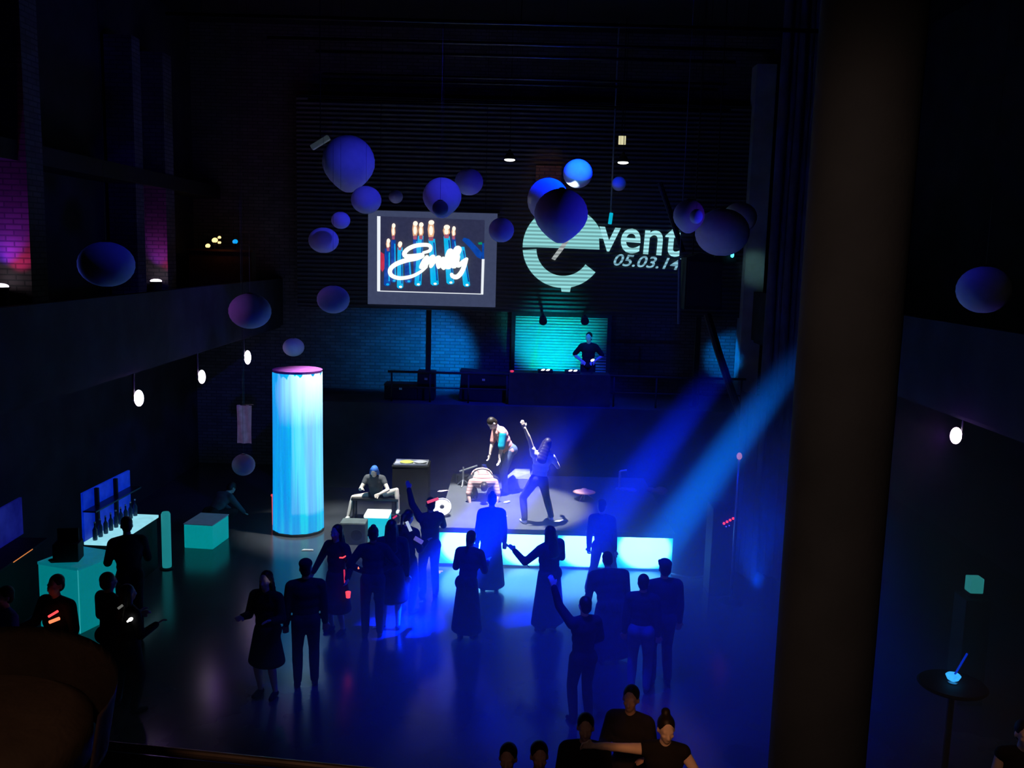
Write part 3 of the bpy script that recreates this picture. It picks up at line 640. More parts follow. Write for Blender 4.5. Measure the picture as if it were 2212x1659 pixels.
part('side_arm', MB().prism([aty(1545, 540, 18.4), aty(1592, 556, 18.4), aty(1590, 568, 18.4), aty(1545, 572, 18.4)], (0, .15, 0)), M_BLACK, q)
c_ = aty(1582, 551, 18.3); solo('indicator_lamp', MB().ball(c_, (.035, .03, .05)).tube(c_, (c_.x, 18.42, c_.z - .03), .012), glow('cyan_dot', (.1, 1.0, 1.2), 2.0, small=True), 'tiny cyan lamp on the arm of the hanging loudspeaker', 'lamp', c_)
c_ = aty(1468, 610, 18.6); solo('cable_drop', MB().tube((c_.x, 18.6, 11.19), aty(1468, 560, 18.6), .010).tube(aty(1468, 560, 18.6), aty(1466, 700, 18.6), .03), mat('blue_cable', (.12, .15, .2), .6), 'pale blue lit cable hanging along the loudspeaker edge', 'cable', aty(1466, 700, 18.6))
g = MB(); g.path([aty(1425, 395, 19), aty(1448, 460, 18.9), aty(1475, 545, 18.8)], .055); solo('cable_loom', g, M_BLACK, 'thick black cable slanting down to the hanging loudspeaker', 'cable', aty(1475, 545, 18.8))
g = MB(); g.path([aty(1528, 680, 18.6), aty(1552, 760, 18.3), aty(1575, 830, 18.0), aty(1600, 900, 17.6), aty(1612, 1000, 17.4), onz(1616, 1180, .0)], .075); solo('cable_bundle', g, M_BLACK, 'thick black cable running from the loudspeaker down to the side drape', 'cable', aty(1600, 900, 17.6))
c_ = aty(1319, 472, 22.9); solo('cyan_marker_lamp', MB().box(c_, (.09, .05, .28), Matrix.Rotation(R(6), 3, 'Y'), .02), glow('cyan_marker', (.0, .42, .6), 1.0, small=True), 'short upright cyan light above the event lettering', 'lamp', c_)
g = MB(); g.tube((c_.x, 22.93, c_.z), (c_.x + .02, 22.93, 11.2), .02, seg=6); solo('hanging_rope', g, mat('pale_cord', (.2, .28, .35), .6), 'thin pale rope hanging down to the cyan light over the lettering', 'rope', (c_.x, 22.93, c_.z))

# ------------------------------------------------------------------ side drape, poles, red level meter
def drape(pa, pb, y, ztop, zbot, nf, amp, label):
    a = aty(*pa, y); b = aty(*pb, y - .7); rows = []
    n = nf * 10
    for j in range(13):
        z = zbot + (ztop - zbot) * j / 12; row = []
        for i in range(n + 1):
            u = i / n; ph = 2 * math.pi * nf * u; k = amp * (1 + .3 * math.sin(3.1 * u * nf))
            row.append((a.x + (b.x - a.x) * u + .35 * k * math.cos(ph * 1.0 + .2), y - u * .7 + k * math.sin(ph + .25 * math.sin(z * 1.3)), z))
        rows.append(row)
    g = MB(); g.sheet(rows); bmesh.ops.solidify(g.bm, geom=list(g.bm.faces), thickness=.012)
    return solo('stage_drape', g, M_DRAPE, label, 'drape', (a.x, y, zbot), smooth=True)
drape((1646, 800), (1742, 800), 16.6, 11.1, .02, 6, .10, 'tall dark pleated drape hanging beside the brown pillar')
drape((1588, 1100), (1640, 1100), 16.6, 3.35, .02, 4, .09, 'lower pleated drape with a blue lit fold beside the tall drape')
lamp('SPOT', (4.15, 14.7, .25), (4.4, 16.3, .95), 520, (0.0, .06, 1.0), .05, 50, 1.0, 'floor_uplight')
a = aty(1597, 988, 14.9)
t = thing('lamp_pole', 'slim pole with a small pink lamp on top standing before the side drape', 'lamp', (a.x, 14.9, 0))
part('pole', MB().tube((a.x, 14.9, .02), (a.x, 14.9, a.z), .022), M_STEEL, t, True)
part('foot', MB().lathe([(.2, 0), (.2, .02), (.03, .04)], (a.x, 14.9, 0), 24), M_BLACK, t)
part('lamp_head', MB().ball((a.x, 14.9, a.z + .02), (.045, .045, .06)), glow('pink_lamp', (.42, .16, .14), 1.0, small=True), t, True)
a = aty(1573, 1125, 15.2)
t = thing('amplifier_rack', 'black amplifier rack with a slanted row of red lights beside the side drape', 'amplifier', (a.x, 15.4, 0))
part('case', MB().box((a.x - .05, 15.45, a.z / 2 + .1), (.42, .5, a.z + .2), bev=.02), M_BLACK, t)
for k in range(4): part('red_light', MB().ball((a.x - .07 + .05 * k, 15.19, a.z - .045 + .03 * k), .022), glow('red_led', (1.6, .06, .06), 1.6, small=True), t)
for k in range(2): part('blue_light', MB().ball((a.x - .03 + .05 * k, 15.19, a.z - .10 + .02 * k), .01), glow('blue_led', (.1, .12, 1.6), 1.6, small=True), t)
# floor cable by the stage
g = MB(); g.path([onz(1450, 1240, .02), onz(1490, 1247, .02), onz(1530, 1243, .02), onz(1556, 1225, .02), onz(1575, 1190, .02)], .018); solo('floor_cable', g, M_STEEL, 'pale cable looping over the floor between stage and side drape', 'cable', onz(1490, 1247, .0))

# ------------------------------------------------------------------ sconces and uplights of the galleries
def sconce(px, py, x, lab, rx=.09, rz=.165, power=3.0, side=1):
    d_ = ray(px, py); c_ = CAM + d_ * (x / d_.x)
    q = thing('gallery_lamp', lab, 'lamp', c_)
    part('glass', MB().ball(c_, (rx, rx, rz), seg=20), glow('sconce_white', (1.0, .80, 1.0), 6.0, small=True), q, True)
    part('holder', MB().tube((c_.x - side * .1, c_.y, c_.z + .0), (c_.x - side * .03, c_.y, c_.z), .05), M_METAL, q)
    part('stem', MB().tube((c_.x - side * .08, c_.y, c_.z), (c_.x - side * .08, c_.y, 3.66), .02), M_METAL, q)
    lamp('POINT', (c_.x + side * .16, c_.y - .1, c_.z), None, power, (.35, .05, 1.0), .05, name='sconce_lamp'); return c_
sconce(300, 860, -6.0, 'oval white gallery lamp nearest the viewer in the purple row', .075, .135, 3)
sconce(436, 814, -6.0, 'oval white gallery lamp in the middle of the purple row', .07, .135, 2)
sconce(535, 772, -6.0, 'oval white gallery lamp above the tall column in the purple row', .075, .16, 2)
sconce(613, 745, -6.0, 'small white gallery lamp half hidden by the dim lantern', .045, .11, 1)
sconce(2065, 941, 6.0, 'oval white lamp under the opposite gallery beyond the brown pillar', .075, .115, 3, -1)
# brick piers of the upper left wall with purple uplights
for i, (px, pc, pw_, cl2) in enumerate(((0, (.16, .02, 1.0), 70, MAG), (337, (.4, .03, .9), 30, MAG))):
    py = 617 if i == 0 else 606
    d_ = ray(px, py); c_ = CAM + d_ * (-7.75 / d_.x)
    q = thing('uplight', 'purple uplight at the foot of the brick pier at the picture edge' if i == 0 else 'bright white and purple uplight at the foot of the slim brick pier', 'uplight', (c_.x, c_.y, 4.05))
    part('housing', MB().lathe([(.12, 4.05), (.12, c_.z - .05), (.15, c_.z - .02)], (c_.x, c_.y, 0), 20), M_BLACK, q)
    part('lens', MB().ball((c_.x, c_.y, c_.z - .01), (.12, .12, .045)), glow('uplight_lens', (1.2, 1.0, 1.3), 4.0, small=True), q, True)
    lamp('SPOT', (c_.x - .05, c_.y + .02, c_.z + .08), (c_.x + .0, c_.y + .62, c_.z + 2.2), pw_, pc, .04, 70, .8, 'uplight_lamp')
    lamp('SPOT', (c_.x + .12, c_.y + .02, c_.z + .08), (c_.x + .3, c_.y + .7, c_.z + 1.4), pw_ * .30, cl2, .04, 80, .8, 'uplight_lamp')
    struct('brick_pier', MB().box((-7.85, c_.y + .55, 6.9), (.85 if i == 0 else .5, .5, 5.7)), M_BRICK)
d_ = ray(266, 480); c_ = CAM + d_ * (-7.9 / d_.x)
struct('brick_pier', MB().box((-7.9, c_.y + .2, 6.9), (.55, .4, 5.7)), M_BRICK)
lamp('SPOT', (-7.4, c_.y - 1.2, 8.9), (-7.9, c_.y, 6.4), 12, (.08, .02, 1.0), .05, 40, .8, 'pier_lamp')
# little lights of the upper bar at the far end of the left gallery
for px, py, colr, lab, s_ in ((449, 531, 'w', 'small yellow candle lamp lowest of the cluster on the upper bar', .05), (464, 519, 'w', 'small yellow candle lamp brightest of the cluster on the upper bar', .06), (474, 513, 'w', 'small yellow candle lamp highest of the cluster on the upper bar', .035), (474, 524, 'w', 'small yellow candle lamp under the highest one on the upper bar', .035), (508, 522, 'b', 'small blue lamp standing apart on the upper bar', .055)):
    c_ = aty(px, py, 22.5)
    q = thing('candle_lamp', lab, 'lamp', (c_.x, 22.5, c_.z - .1))
    part('stem', MB().tube((c_.x, 22.5, aty(478, 540, 22.5).z), (c_.x, 22.5, c_.z - s_ - .04), .012), M_BLACK, q)
    part('flame', MB().ball((c_.x, 22.5, c_.z), (s_ * 1.2, s_, s_), Matrix.Rotation(R(-20), 3, 'Y')), glow('amber_lamp', (1.4, .95, .35), 1.4, small=True) if colr == 'w' else glow('blue_lamp', (.0, .35, .9), 1.0, small=True), q, True)
    part('cup', MB().tube((c_.x, 22.5, c_.z - s_ - .06), (c_.x, 22.5, c_.z - s_ + .01), .03, .045), M_BLACK, q)
c_ = aty(478, 540, 22.5)
t = thing('upper_bar', 'dark bar counter at the far end of the upper gallery carrying candle lamps', 'bar', (c_.x, 22.6, 4.05))
part('front', MB().box((c_.x, 22.6, (c_.z + 4.05) / 2), (1.5, .4, c_.z - 4.05 - .04)), mat('bar_wood', (.10, .05, .03), .5), t)
part('bar_top', MB().box((c_.x, 22.6, c_.z - .01), (1.6, .5, .05)), mat('bar_wood', (.10, .05, .03), .5), t)
lamp('POINT', (c_.x + .1, 22.2, c_.z + .3), None, 1.2, (1, .4, .12), .05, name='candle_glow')
c_ = aty(268, 777, 15.0); solo('status_lamp', MB().ball(c_, .03).tube(c_, (c_.x - .1, c_.y, c_.z), .01), glow('violet_dot', (.12, .05, .5), 1.0, small=True), 'tiny violet lamp on the gallery front above the oval lamps', 'lamp', c_)
c_ = aty(588, 1070, 18.6); solo('exit_lamp', MB().ball(c_, .03).tube(c_, (c_.x, 18.62, .0), .012), glow('red_dot', (.7, .05, .06), 1.0, small=True), 'tiny red lamp at the edge of the tall cyan column', 'lamp', (c_.x, 18.6, 0))
# pale banner with the lantern below it
a = aty(511, 874, 19.6); b = aty(544, 958, 19.6)
t = thing('hanging_banner', 'pale lilac banner hanging in the dark beside the tall cyan column', 'banner', ((a.x + b.x) / 2, 19.6, b.z))
rows = [[(a.x + (b.x - a.x) * i / 8, 19.6 + .03 * math.sin(i * 1.3 + j * .4), b.z + (a.z - b.z) * j / 8) for i in range(9)] for j in range(9)]
g = MB(); g.sheet(rows); bmesh.ops.solidify(g.bm, geom=list(g.bm.faces), thickness=.01); part('cloth', g, mat('lilac_cloth', (.55, .45, .55), .9, emit=(.030, .018, .045)), t, True)  # faint light put into the banner cloth as emission
part('rod', MB().tube((a.x - .05, 19.6, a.z), (b.x + .05, 19.6, a.z), .015), M_METAL, t)
part('cord', MB().tube(((a.x + b.x) / 2, 19.6, a.z), ((a.x + b.x) / 2, 19.6, 11.2), .006, seg=6), M_METAL, t)

# ------------------------------------------------------------------ paper lanterns
def lantern(px, py, rx, ry, size, lab, taper=0.0, bias=None):
    y = size * F / rx; c_ = aty(px, py, y)
    q = thing('paper_lantern', lab, 'lantern', c_, 'paper lanterns hung through the hall')
    prof = []
    n = 22; rz = size * ry / rx
    for i in range(n + 1):
        th = math.pi * (.06 + .88 * i / n); z = -math.cos(th); r = math.sin(th)
        if taper and z < 0: r *= 1 - taper * z * z
        zz = z * rz * (1 + (taper * .35 if z < 0 else 0)); rr = r * size * (1 + .006 * math.cos(i * math.pi))
        prof.append((max(rr, .02), zz))
    part('shade', MB().lathe(prof, c_, 40), M_PAPER, q, True)
    part('top_ring', MB().lathe([(.03, rz * .98), (.05, rz * 1.0), (.03, rz * 1.04)], c_, 16), M_METAL, q)
    part('cord', MB().tube((c_.x, c_.y, c_.z + rz), (c_.x, c_.y, 11.2), .0022, seg=6), M_METAL, q)
    return c_
LAN = [
 (753, 351, 55, 56, .44, 'largest deep blue lantern high up beside the grey strip lamp', .35),
 (791, 432, 32, 29, .25, 'grey blue lantern at the upper corner of the candle screen', 0),
 (736, 476, 20, 18, .15, 'small dark blue lantern just above the blue one beside the screen', 0),
 (699, 519, 32, 27, .25, 'flattened blue lantern level with the candle screen middle', 0),
 (720, 647, 35, 30, .25, 'pinkish violet lantern level with the screen bottom', 0),
 (540, 672, 45, 38, .30, 'large violet lantern hanging low over the oval gallery lamps', 0),
 (855, 425, 15, 14, .15, 'tiny dim blue lantern above the candle screen', 0),
 (955, 425, 41, 40, .30, 'violet lantern overlapping the top of the candle screen', .4),
 (951, 450, 17, 17, .11, 'small dark lantern in front of the violet one over the screen top', 0),
 (1013, 393, 30, 28, .25, 'grey blue lantern behind the violet one above the screen', 0),
 (1083, 497, 27, 26, .20, 'dark lantern with a bright blue side at the screen edge nearest the logo', 0),
 (1184, 432, 44, 46, .40, 'mauve lantern half hidden behind the dark violet one above the logo', 0),
 (1212, 463, 57, 54, .40, 'large dark violet lantern covering the top of the round logo letter', .4),
 (1248, 375, 31, 30, .30, 'bright sky blue lantern with a white patch on its underside', 0),
 (1337, 397, 15, 15, .15, 'small sky blue lantern under the pendant above the lettering', 0),
 (1488, 466, 33, 34, .25, 'blue lantern beside the hanging cable over the loudspeaker', .3),
 (1504, 468, 14, 15, .10, 'small dark lantern in front of the blue one over the loudspeaker', 0),
 (1560, 502, 57, 50, .50, 'large violet lantern behind the hanging loudspeaker arm', 0),
 (1598, 470, 36, 32, .38, 'dim violet lantern peeking out behind the large one by the pilaster', 0),
 (230, 571, 58, 48, .30, 'big dim navy lantern before the purple lit piers', 0),
 (2125, 626, 55, 50, .32, 'navy lantern alone beyond the brown pillar', 0),
 (634, 750, 23, 20, .24, 'dim lantern hanging over the tall cyan column', 0),
 (526, 1004, 25, 24, .20, 'dim blue lantern below the pale banner', 0),
]
for l in LAN: lantern(*l)
s13 = aty(1248, 375, .30 * F / 31)
lamp('SPOT', (1.2, 12.4, 9.6), s13, 900, (0.07, .60, .72), .03, 4.5, .3, 'projector_lamp')
lamp('SPOT', (s13.x - 1.0, s13.y - 3.0, s13.z - 2.6), (s13.x - .12, s13.y - .15, s13.z - .24), 1100, (.8, 1, 1), .02, 4.2, .2, 'projector_lamp')
s14 = aty(1337, 397, .15 * F / 15)
lamp('SPOT', (1.9, 14.5, 9.0), s14, 60, (.03, .22, .8), .03, 4, .3, 'projector_lamp')

# ------------------------------------------------------------------ far side under the other gallery
a = aty(2113, 1268, 11.5)
t = thing('glow_cube', 'small teal glowing cube beyond the brown pillar', 'stool', (a.x, a.y, a.z - .16))
part('lit_body', MB().box((a.x, a.y + .1, a.z), (.17, .17, .20), None, .015), glow('teal_cube', (.02, .22, .22), 1.0, .1), t)
part('foot', MB().box((a.x, a.y + .1, a.z - .13), (.15, .15, .06)), M_BLACK, t)
solo('pedestal', MB().box((a.x, a.y + .1, (a.z - .16) / 2), (.34, .34, a.z - .16), None, .02), M_BLACK, 'black pedestal carrying the small teal cube', 'pedestal', (a.x, a.y + .1, 0))
a = aty(2059, 1463, 9.0)
t = thing('cocktail_glass', 'blue glowing glass standing on a dark table beyond the brown pillar', 'glass', (a.x, a.y, a.z - .05))
part('drink', MB().lathe([(.02, a.z - .04), (.055, a.z - .02), (.075, a.z + .02), (.06, a.z + .035)], (a.x, a.y, 0), 20), glow('drink_blue', (.05, .55, 1.3), 1.2, .4, 30), t, True)
part('straw', MB().tube((a.x, a.y, a.z), (a.x + .12, a.y, a.z + .26), .010), glow('straw_blue', (.0, .02, .5), 1.0, small=True), t)
part('foot', MB().lathe([(.05, a.z - .06), (.05, a.z - .052), (.012, a.z - .045)], (a.x, a.y, 0), 20), M_STEEL, t)
t2 = thing('bar_table', 'dark round bar table under the blue glowing glass', 'table', (a.x, a.y, 0))
part('table_top', MB().lathe([(.32, a.z - .10), (.34, a.z - .08), (.32, a.z - .062)], (a.x, a.y, 0), 36), M_BLACK, t2)
part('leg', MB().tube((a.x, a.y, .02), (a.x, a.y, a.z - .09), .035), M_METAL, t2)
part('foot', MB().lathe([(.25, 0), (.25, .02), (.04, .04)], (a.x, a.y, 0), 30), M_METAL, t2)

# ------------------------------------------------------------------ round backed chair on the near gallery
def lounge_chair():
    c_ = aty(72, 1372, 2.35)
    x, y, z0 = c_.x, c_.y, 4.1
    t = thing('lounge_chair', 'brown round backed lounge chair close to the viewer in the corner', 'chair', (x - .05, y, z0))
    g = MB(); rows = []
    for j in range(9):
        v = j / 8; row = []
        for i in range(25):
            th = R(-10 + 200 * i / 24); zz = z0 + .34 + (c_.z - z0 - .34) * v * (.72 + .28 * math.sin(math.pi * i / 24))
            rr = .33 + .03 * v
            row.append((x - .05 + rr * math.cos(th), y - .25 + rr * .85 * math.sin(th), zz))
        rows.append(row)
    g.sheet(rows); bmesh.ops.solidify(g.bm, geom=list(g.bm.faces), thickness=.07)
    part('backrest', g, M_BROWN, t, True)
    part('seat', MB().lathe([(.26, z0 + .30), (.29, z0 + .33), (.29, z0 + .42), (.24, z0 + .45), (.05, z0 + .46)], (x - .05, y - .25, 0), 36), M_BROWN, t, True)
    for sx in (-.2, .2):
        for sy in (-.42, -.08): part('leg', MB().tube((x - .05 + sx, y + sy, z0), (x - .05 + sx * .9, y - .25 + (sy + .25) * .9, z0 + .31), .016, .022), M_METAL, t)
lounge_chair()

# ------------------------------------------------------------------ people
SKIN = mat('skin', (0.55, 0.36, 0.27), 0.55, 0.08, 9, spec=.3)
SKINP = mat('pale_skin', (0.78, 0.64, 0.54), 0.55, 0.06, 9, spec=.3)
HAIRD = mat('dark_hair', (0.015, 0.011, 0.009), 0.5, 0.3, 40)
CL = {k: mat('cloth_' + k, v, .9, .2, 5, bump=.25, bscale=14) for k, v in dict(black=(.012, .012, .015), navy=(.018, .022, .045), grey=(.09, .09, .10), denim=(.10, .14, .24), white=(.75, .75, .72),
     pink=(.66, .32, .29), red=(.25, .02, .03), pale=(.55, .55, .58), blue=(.06, .16, .55), teal=(.0, .35, .42)).items()}
HAIRB = mat('blue_hair', (.05, .16, .55), .6, .3, 30)
def stripe_mat():
    m = bpy.data.materials.new('striped_cloth'); m.use_nodes = True; nt = m.node_tree; N = nt.nodes; L = nt.links; b = N['Principled BSDF']
    tc = N.new('ShaderNodeTexCoord'); wv = N.new('ShaderNodeTexWave'); wv.bands_direction = 'Z'; wv.inputs['Scale'].default_value = 5.2; wv.inputs['Distortion'].default_value = .6
    L.new(tc.outputs['Object'], wv.inputs[0]); rp = N.new('ShaderNodeValToRGB'); rp.color_ramp.elements[0].color = (.22, .05, .045, 1); rp.color_ramp.elements[1].color = (.55, .38, .34, 1)
    rp.color_ramp.elements[0].position = .04; rp.color_ramp.elements[1].position = .16
    L.new(wv.outputs['Fac'], rp.inputs['Fac']); L.new(rp.outputs['Color'], b.inputs['Base Color']); b.inputs['Roughness'].default_value = .9; return m
STRIPE = stripe_mat()

_SPH = {}
def _unit(seg, rings):
    if (seg, rings) not in _SPH:
        V = [Vector((0, 0, -1))] + [Vector((math.sin(math.pi * j / rings) * math.cos(2 * math.pi * i / seg), math.sin(math.pi * j / rings) * math.sin(2 * math.pi * i / seg), -math.cos(math.pi * j / rings))) for j in range(1, rings) for i in range(seg)] + [Vector((0, 0, 1))]
        Fc = [(0, 1 + (i + 1) % seg, 1 + i) for i in range(seg)]
        for j in range(rings - 2):
            for i in range(seg): p = 1 + j * seg; Fc.append((p + i, p + (i + 1) % seg, p + seg + (i + 1) % seg, p + seg + i))
        p = 1 + (rings - 2) * seg; Fc += [(p + i, p + (i + 1) % seg, len(V) - 1) for i in range(seg)]
        _SPH[(seg, rings)] = (V, Fc)
    return _SPH[(seg, rings)]
class FM:
    """quick list of closed shells for the figures"""
    def __init__(s): s.v = []; s.f = []
    def ball(s, c, rad, rot=None, seg=14, rings=8):
        if not hasattr(rad, '__len__'): rad = (rad,) * 3
        V, Fc = _unit(seg, rings); n = len(s.v); c = Vector(c)
        M = (rot if rot is not None else Matrix.Identity(3)) @ Matrix.Diagonal(rad)
        s.v += [c + M @ p for p in V]; s.f += [tuple(n + i for i in f) for f in Fc]; return s
    def tube(s, a, b, ra, rb=None, seg=14):
        a = Vector(a); b = Vector(b); d = b - a; rb = ra if rb is None else rb
        if d.length < 1e-6: return s
        Q = d.to_track_quat('Z', 'Y').to_matrix(); n = len(s.v)
        for p, r in ((a, ra), (b, rb)): s.v += [p + Q @ Vector((r * math.cos(2 * math.pi * i / seg), r * math.sin(2 * math.pi * i / seg), 0)) for i in range(seg)]
        s.f += [(n + i, n + (i + 1) % seg, n + seg + (i + 1) % seg, n + seg + i) for i in range(seg)]
        s.f += [tuple(n + i for i in range(seg))[::-1], tuple(n + seg + i for i in range(seg))]; return s
TMP = bpy.data.scenes.new('workbench')
def remesh(mb, name, voxel, smooth=4, sf=.5):
    me = bpy.data.meshes.new(name); me.from_pydata([tuple(p) for p in mb.v], [], mb.f)
    o = bpy.data.objects.new(name, me); TMP.collection.objects.link(o)
    md = o.modifiers.new('r', 'REMESH'); md.mode = 'VOXEL'; md.voxel_size = voxel; md.use_smooth_shade = True
    if smooth: ms = o.modifiers.new('s', 'SMOOTH'); ms.factor = sf; ms.iterations = smooth
    vl = TMP.view_layers[0]; vl.update(); dg = vl.depsgraph; out = bpy.data.meshes.new_from_object(o.evaluated_get(dg))
    bpy.data.objects.remove(o); bpy.data.meshes.remove(me); out.name = name
    out.polygons.foreach_set('use_smooth', [True] * len(out.polygons)); out.materials.clear(); return out

def cap(mb, a, b, ra, rb):
    a = Vector(a); b = Vector(b)
    mb.tube(a, b, ra, rb, seg=14); mb.ball(a, ra, seg=14, rings=8); mb.ball(b, rb, seg=14, rings=8)

def person(label, loc, rz=0, h=1.72, lean=0, side=0, twist=0, drop=0, shift=(0, 0), arms=(((.16, 0, -1), (.05, -.15, -1)), ((-.16, 0, -1), (-.05, -.15, -1))),
           feet=((.11, 0, 0), (-.11, 0, 0)), knee=((.1, -1, 0), (-.1, -1, 0)), head=(0, 0, 0), skin=None, top='black', sleeve=1.0, legs='black', dress=0, hair='short', cap_=None,
           haircol=None, bare_legs=False, curl=.5, vox=.0105, shoes='black', build=1.0, hem=0, cuff=None, toes=(0, 0)):
    """one figure, joints first. local frame: faces -y, stands on z=0. arms = (direction of upper arm, direction of forearm) for +x and -x side"""
    k = h / 1.75; skin = skin or SKIN
    root = thing('person', label, 'person', loc, None, rz)
    Rm = Euler((R(-lean) * -1, R(side), 0)).to_matrix()           # upper body about the pelvis
    Rm = Matrix.Rotation(R(twist), 3, 'Z') @ Matrix.Rotation(R(side), 3, 'Y') @ Matrix.Rotation(R(lean), 3, 'X')
    pel = Vector((shift[0], shift[1], (.95 - drop))) 
    def ub(x, y, z): return pel + Rm @ Vector((x, y, z - .95))
    W = build
    B = FM(); T = FM(); G = FM()
    # torso
    def tors(mb, inf, neck=True, upto=.80):
        for (z, rx, ry, rz_, y) in ((.94, .155, .108, .12, .005), (1.06, .138, .098, .13, 0), (1.18, .150, .105, .13, 0), (1.31, .170, .112, .13, .005), (1.385, .15, .095, .07, .01)):
            mb.ball(ub(0, y, z), ((rx + inf) * W, (ry + inf) * W, rz_ + inf), Rm, 18, 12)
        for sx in (1, -1):
            cap(mb, ub(.05 * sx, .01, 1.43), ub(.165 * sx * W, .01, 1.40), .055 + inf, .062 + inf)
            if not inf: mb.ball(ub(.085 * sx, .05, .92), (.085 + inf, .085 + inf, .10 + inf), Rm, 14, 10)
    tors(B, 0)
    # neck and head
    nk = ub(0, .012, 1.44); Hm = Rm @ Euler((R(head[0]), R(head[2]), R(head[1]))).to_matrix()
    hb_ = ub(0, -.005, 1.53)
    cap(B, nk, hb_, .058, .052)
    def hd(x, y, z): return hb_ + Hm @ Vector((x, y, z))
    B.ball(hd(0, .015, .125), (.074, .094, .095), Hm, 20, 14); B.ball(hd(0, -.025, .06), (.058, .065, .072), Hm, 18, 12); B.ball(hd(0, -.055, .018), (.034, .034, .03), Hm, 12, 8)
    cap(B, hd(0, -.082, .105), hd(0, -.105, .066), .011, .017); cap(B, hd(-.04, -.07, .118), hd(.04, -.07, .118), .014, .014)
    B.ball(hd(0, -.086, .038), (.024, .010, .008), Hm, 12, 8); B.ball(hd(0, -.084, .028), (.020, .010, .008), Hm, 12, 8)
    for sx in (1, -1):
        B.ball(hd(.076 * sx, .015, .085), (.011, .020, .032), Hm, 10, 8); B.ball(hd(.038 * sx, -.062, .075), (.024, .022, .02), Hm, 10, 8)
    # arms and hands
    hands = []
    for i, sx in enumerate((1, -1)):
        sh = ub(.178 * sx * W, .01, 1.395); d1 = Vector(arms[i][0]).normalized(); d2 = Vector(arms[i][1]).normalized()
        el = sh + d1 * .285; wr = el + d2 * .255
        cap(B, sh, sh + d1 * .12, .056, .050); cap(B, sh + d1 * .10, el, .050, .040); cap(B, el, el + d2 * .09, .041, .042); cap(B, el + d2 * .09, wr, .042, .027)
        q = d2.cross(Vector((0, 1, 0)));  q = q if q.length > .2 else d2.cross(Vector((1, 0, 0)))
        sd = q.normalized() * (1 if i == 0 else -1); nn = sd.cross(d2).normalized()
        if nn.y > 0: nn = -nn
        for u in (-.030, -.010, .010, .030): cap(B, wr + sd * u * .7, wr + d2 * .085 + sd * u, .014, .012)
        for u, ln in ((-.031, .060), (-.0105, .078), (.0105, .084), (.031, .074)):
            p0 = wr + d2 * .085 + sd * u; c1 = curl * .9; p1 = p0 + (d2 * math.cos(c1 * .6) + nn * math.sin(c1 * .6)) * ln * .5 + sd * u * .12
            p2 = p1 + (d2 * math.cos(c1 * 1.6) + nn * math.sin(c1 * 1.6)) * ln * .5
            cap(B, p0, p1, .0098, .0090); cap(B, p1, p2, .0090, .0078)
        t0 = wr + d2 * .02 + sd * .026; t1 = t0 + (d2 * .7 + sd * .7).normalized() * .045; t2 = t1 + (d2 * .9 + nn * .3 + sd * .15).normalized() * .035
        cap(B, t0, t1, .014, .011); cap(B, t1, t2, .011, .009)
        hands.append((wr + d2 * .10, d2, nn))
        if sleeve > 0:
            cap(T, sh, sh + d1 * .285 * min(1, sleeve * 2), .074, .062 if sleeve < .5 else .060)
            if sleeve > .5:
                e2 = el + d2 * .245 * (sleeve - .5) * 2; cap(T, el, e2, .060, .046)
    # legs
    soles = []
    for i, sx in enumerate((1, -1)):
        hp = pel + Vector((.088 * sx, .01, -.03)); an = Vector(feet[i]) + Vector((0, .02, .085))
        L1, L2 = .435, .42; v = an - hp; dist = min(v.length, L1 + L2 - .002); an2 = hp + v.normalized() * dist
        a_ = (L1 * L1 - L2 * L2 + dist * dist) / (2 * dist); hh = math.sqrt(max(L1 * L1 - a_ * a_, 1e-6)); kd = Vector(knee[i]); vd = v.normalized(); kd = (kd - vd * kd.dot(vd)).normalized()
        kn = hp + vd * a_ + kd * hh
        cap(B, hp, hp.lerp(kn, .45), .088, .076); cap(B, hp.lerp(kn, .4), kn, .078, .054); cap(B, kn, kn.lerp(an2, .3), .053, .056); cap(B, kn.lerp(an2, .3), an2, .057, .036)
        fd = Matrix.Rotation(R(toes[i]), 3, 'Z') @ Vector((.12 * sx, -1, 0)).normalized()
        cap(B, an2 + Vector((0, .015, -.045)) , an2 + fd * .13 + Vector((0, 0, -.055)), .036, .026)
        soles.append((an2, fd))
        if not dress and not bare_legs:
            r0_ = .108; cap(G, hp, hp.lerp(kn, .45), r0_, .094); cap(G, hp.lerp(kn, .4), kn, .094, .074); cap(G, kn, kn.lerp(an2, .35), .073, .073); cap(G, kn.lerp(an2, .35), an2 + Vector((0, 0, .01)), .073, .058)
        elif bare_legs and not dress:
            cap(G, hp, hp.lerp(kn, .12), .104, .10)
        S_ = FM(); cap(S_, an2 + Vector((0, .02, -.045)) , an2 + fd * .06 + Vector((0, 0, -.048)), .043, .043); cap(S_, an2 + fd * .05 + Vector((0, 0, -.05)), an2 + fd * .15 + Vector((0, 0, -.058)), .044, .034)
        for v_ in S_.v: v_.z = max(v_.z, an2.z - .083)
        me = remesh(S_, 'shoe', .014, 2); me.materials.append(CL[shoes]); me.transform(Matrix.Scale(k, 4)); link('shoe', me, root)
    if not dress:
        for (z, rx, ry, rz_) in ((.93, .168, .122, .12), (.99, .162, .116, .08)): G.ball(ub(0, .01, z), (rx * W, ry * W, rz_), Rm, 18, 12)
        for sx in (1, -1): G.ball(ub(.085 * sx, .05, .915), (.105, .108, .12), Rm, 12, 8)
    else:
        # skirt of a dress down to height 'dress'
        mid_f = (Vector(feet[0]) + Vector(feet[1])) / 2
        for j in range(22):
            u = j / 21; c_ = pel.lerp(Vector((mid_f.x, mid_f.y, dress)), u); rr = .165 + .085 * u
            G.ball(c_, (rr * 1.05 * W, rr * .82, .09), None, 22, 10)
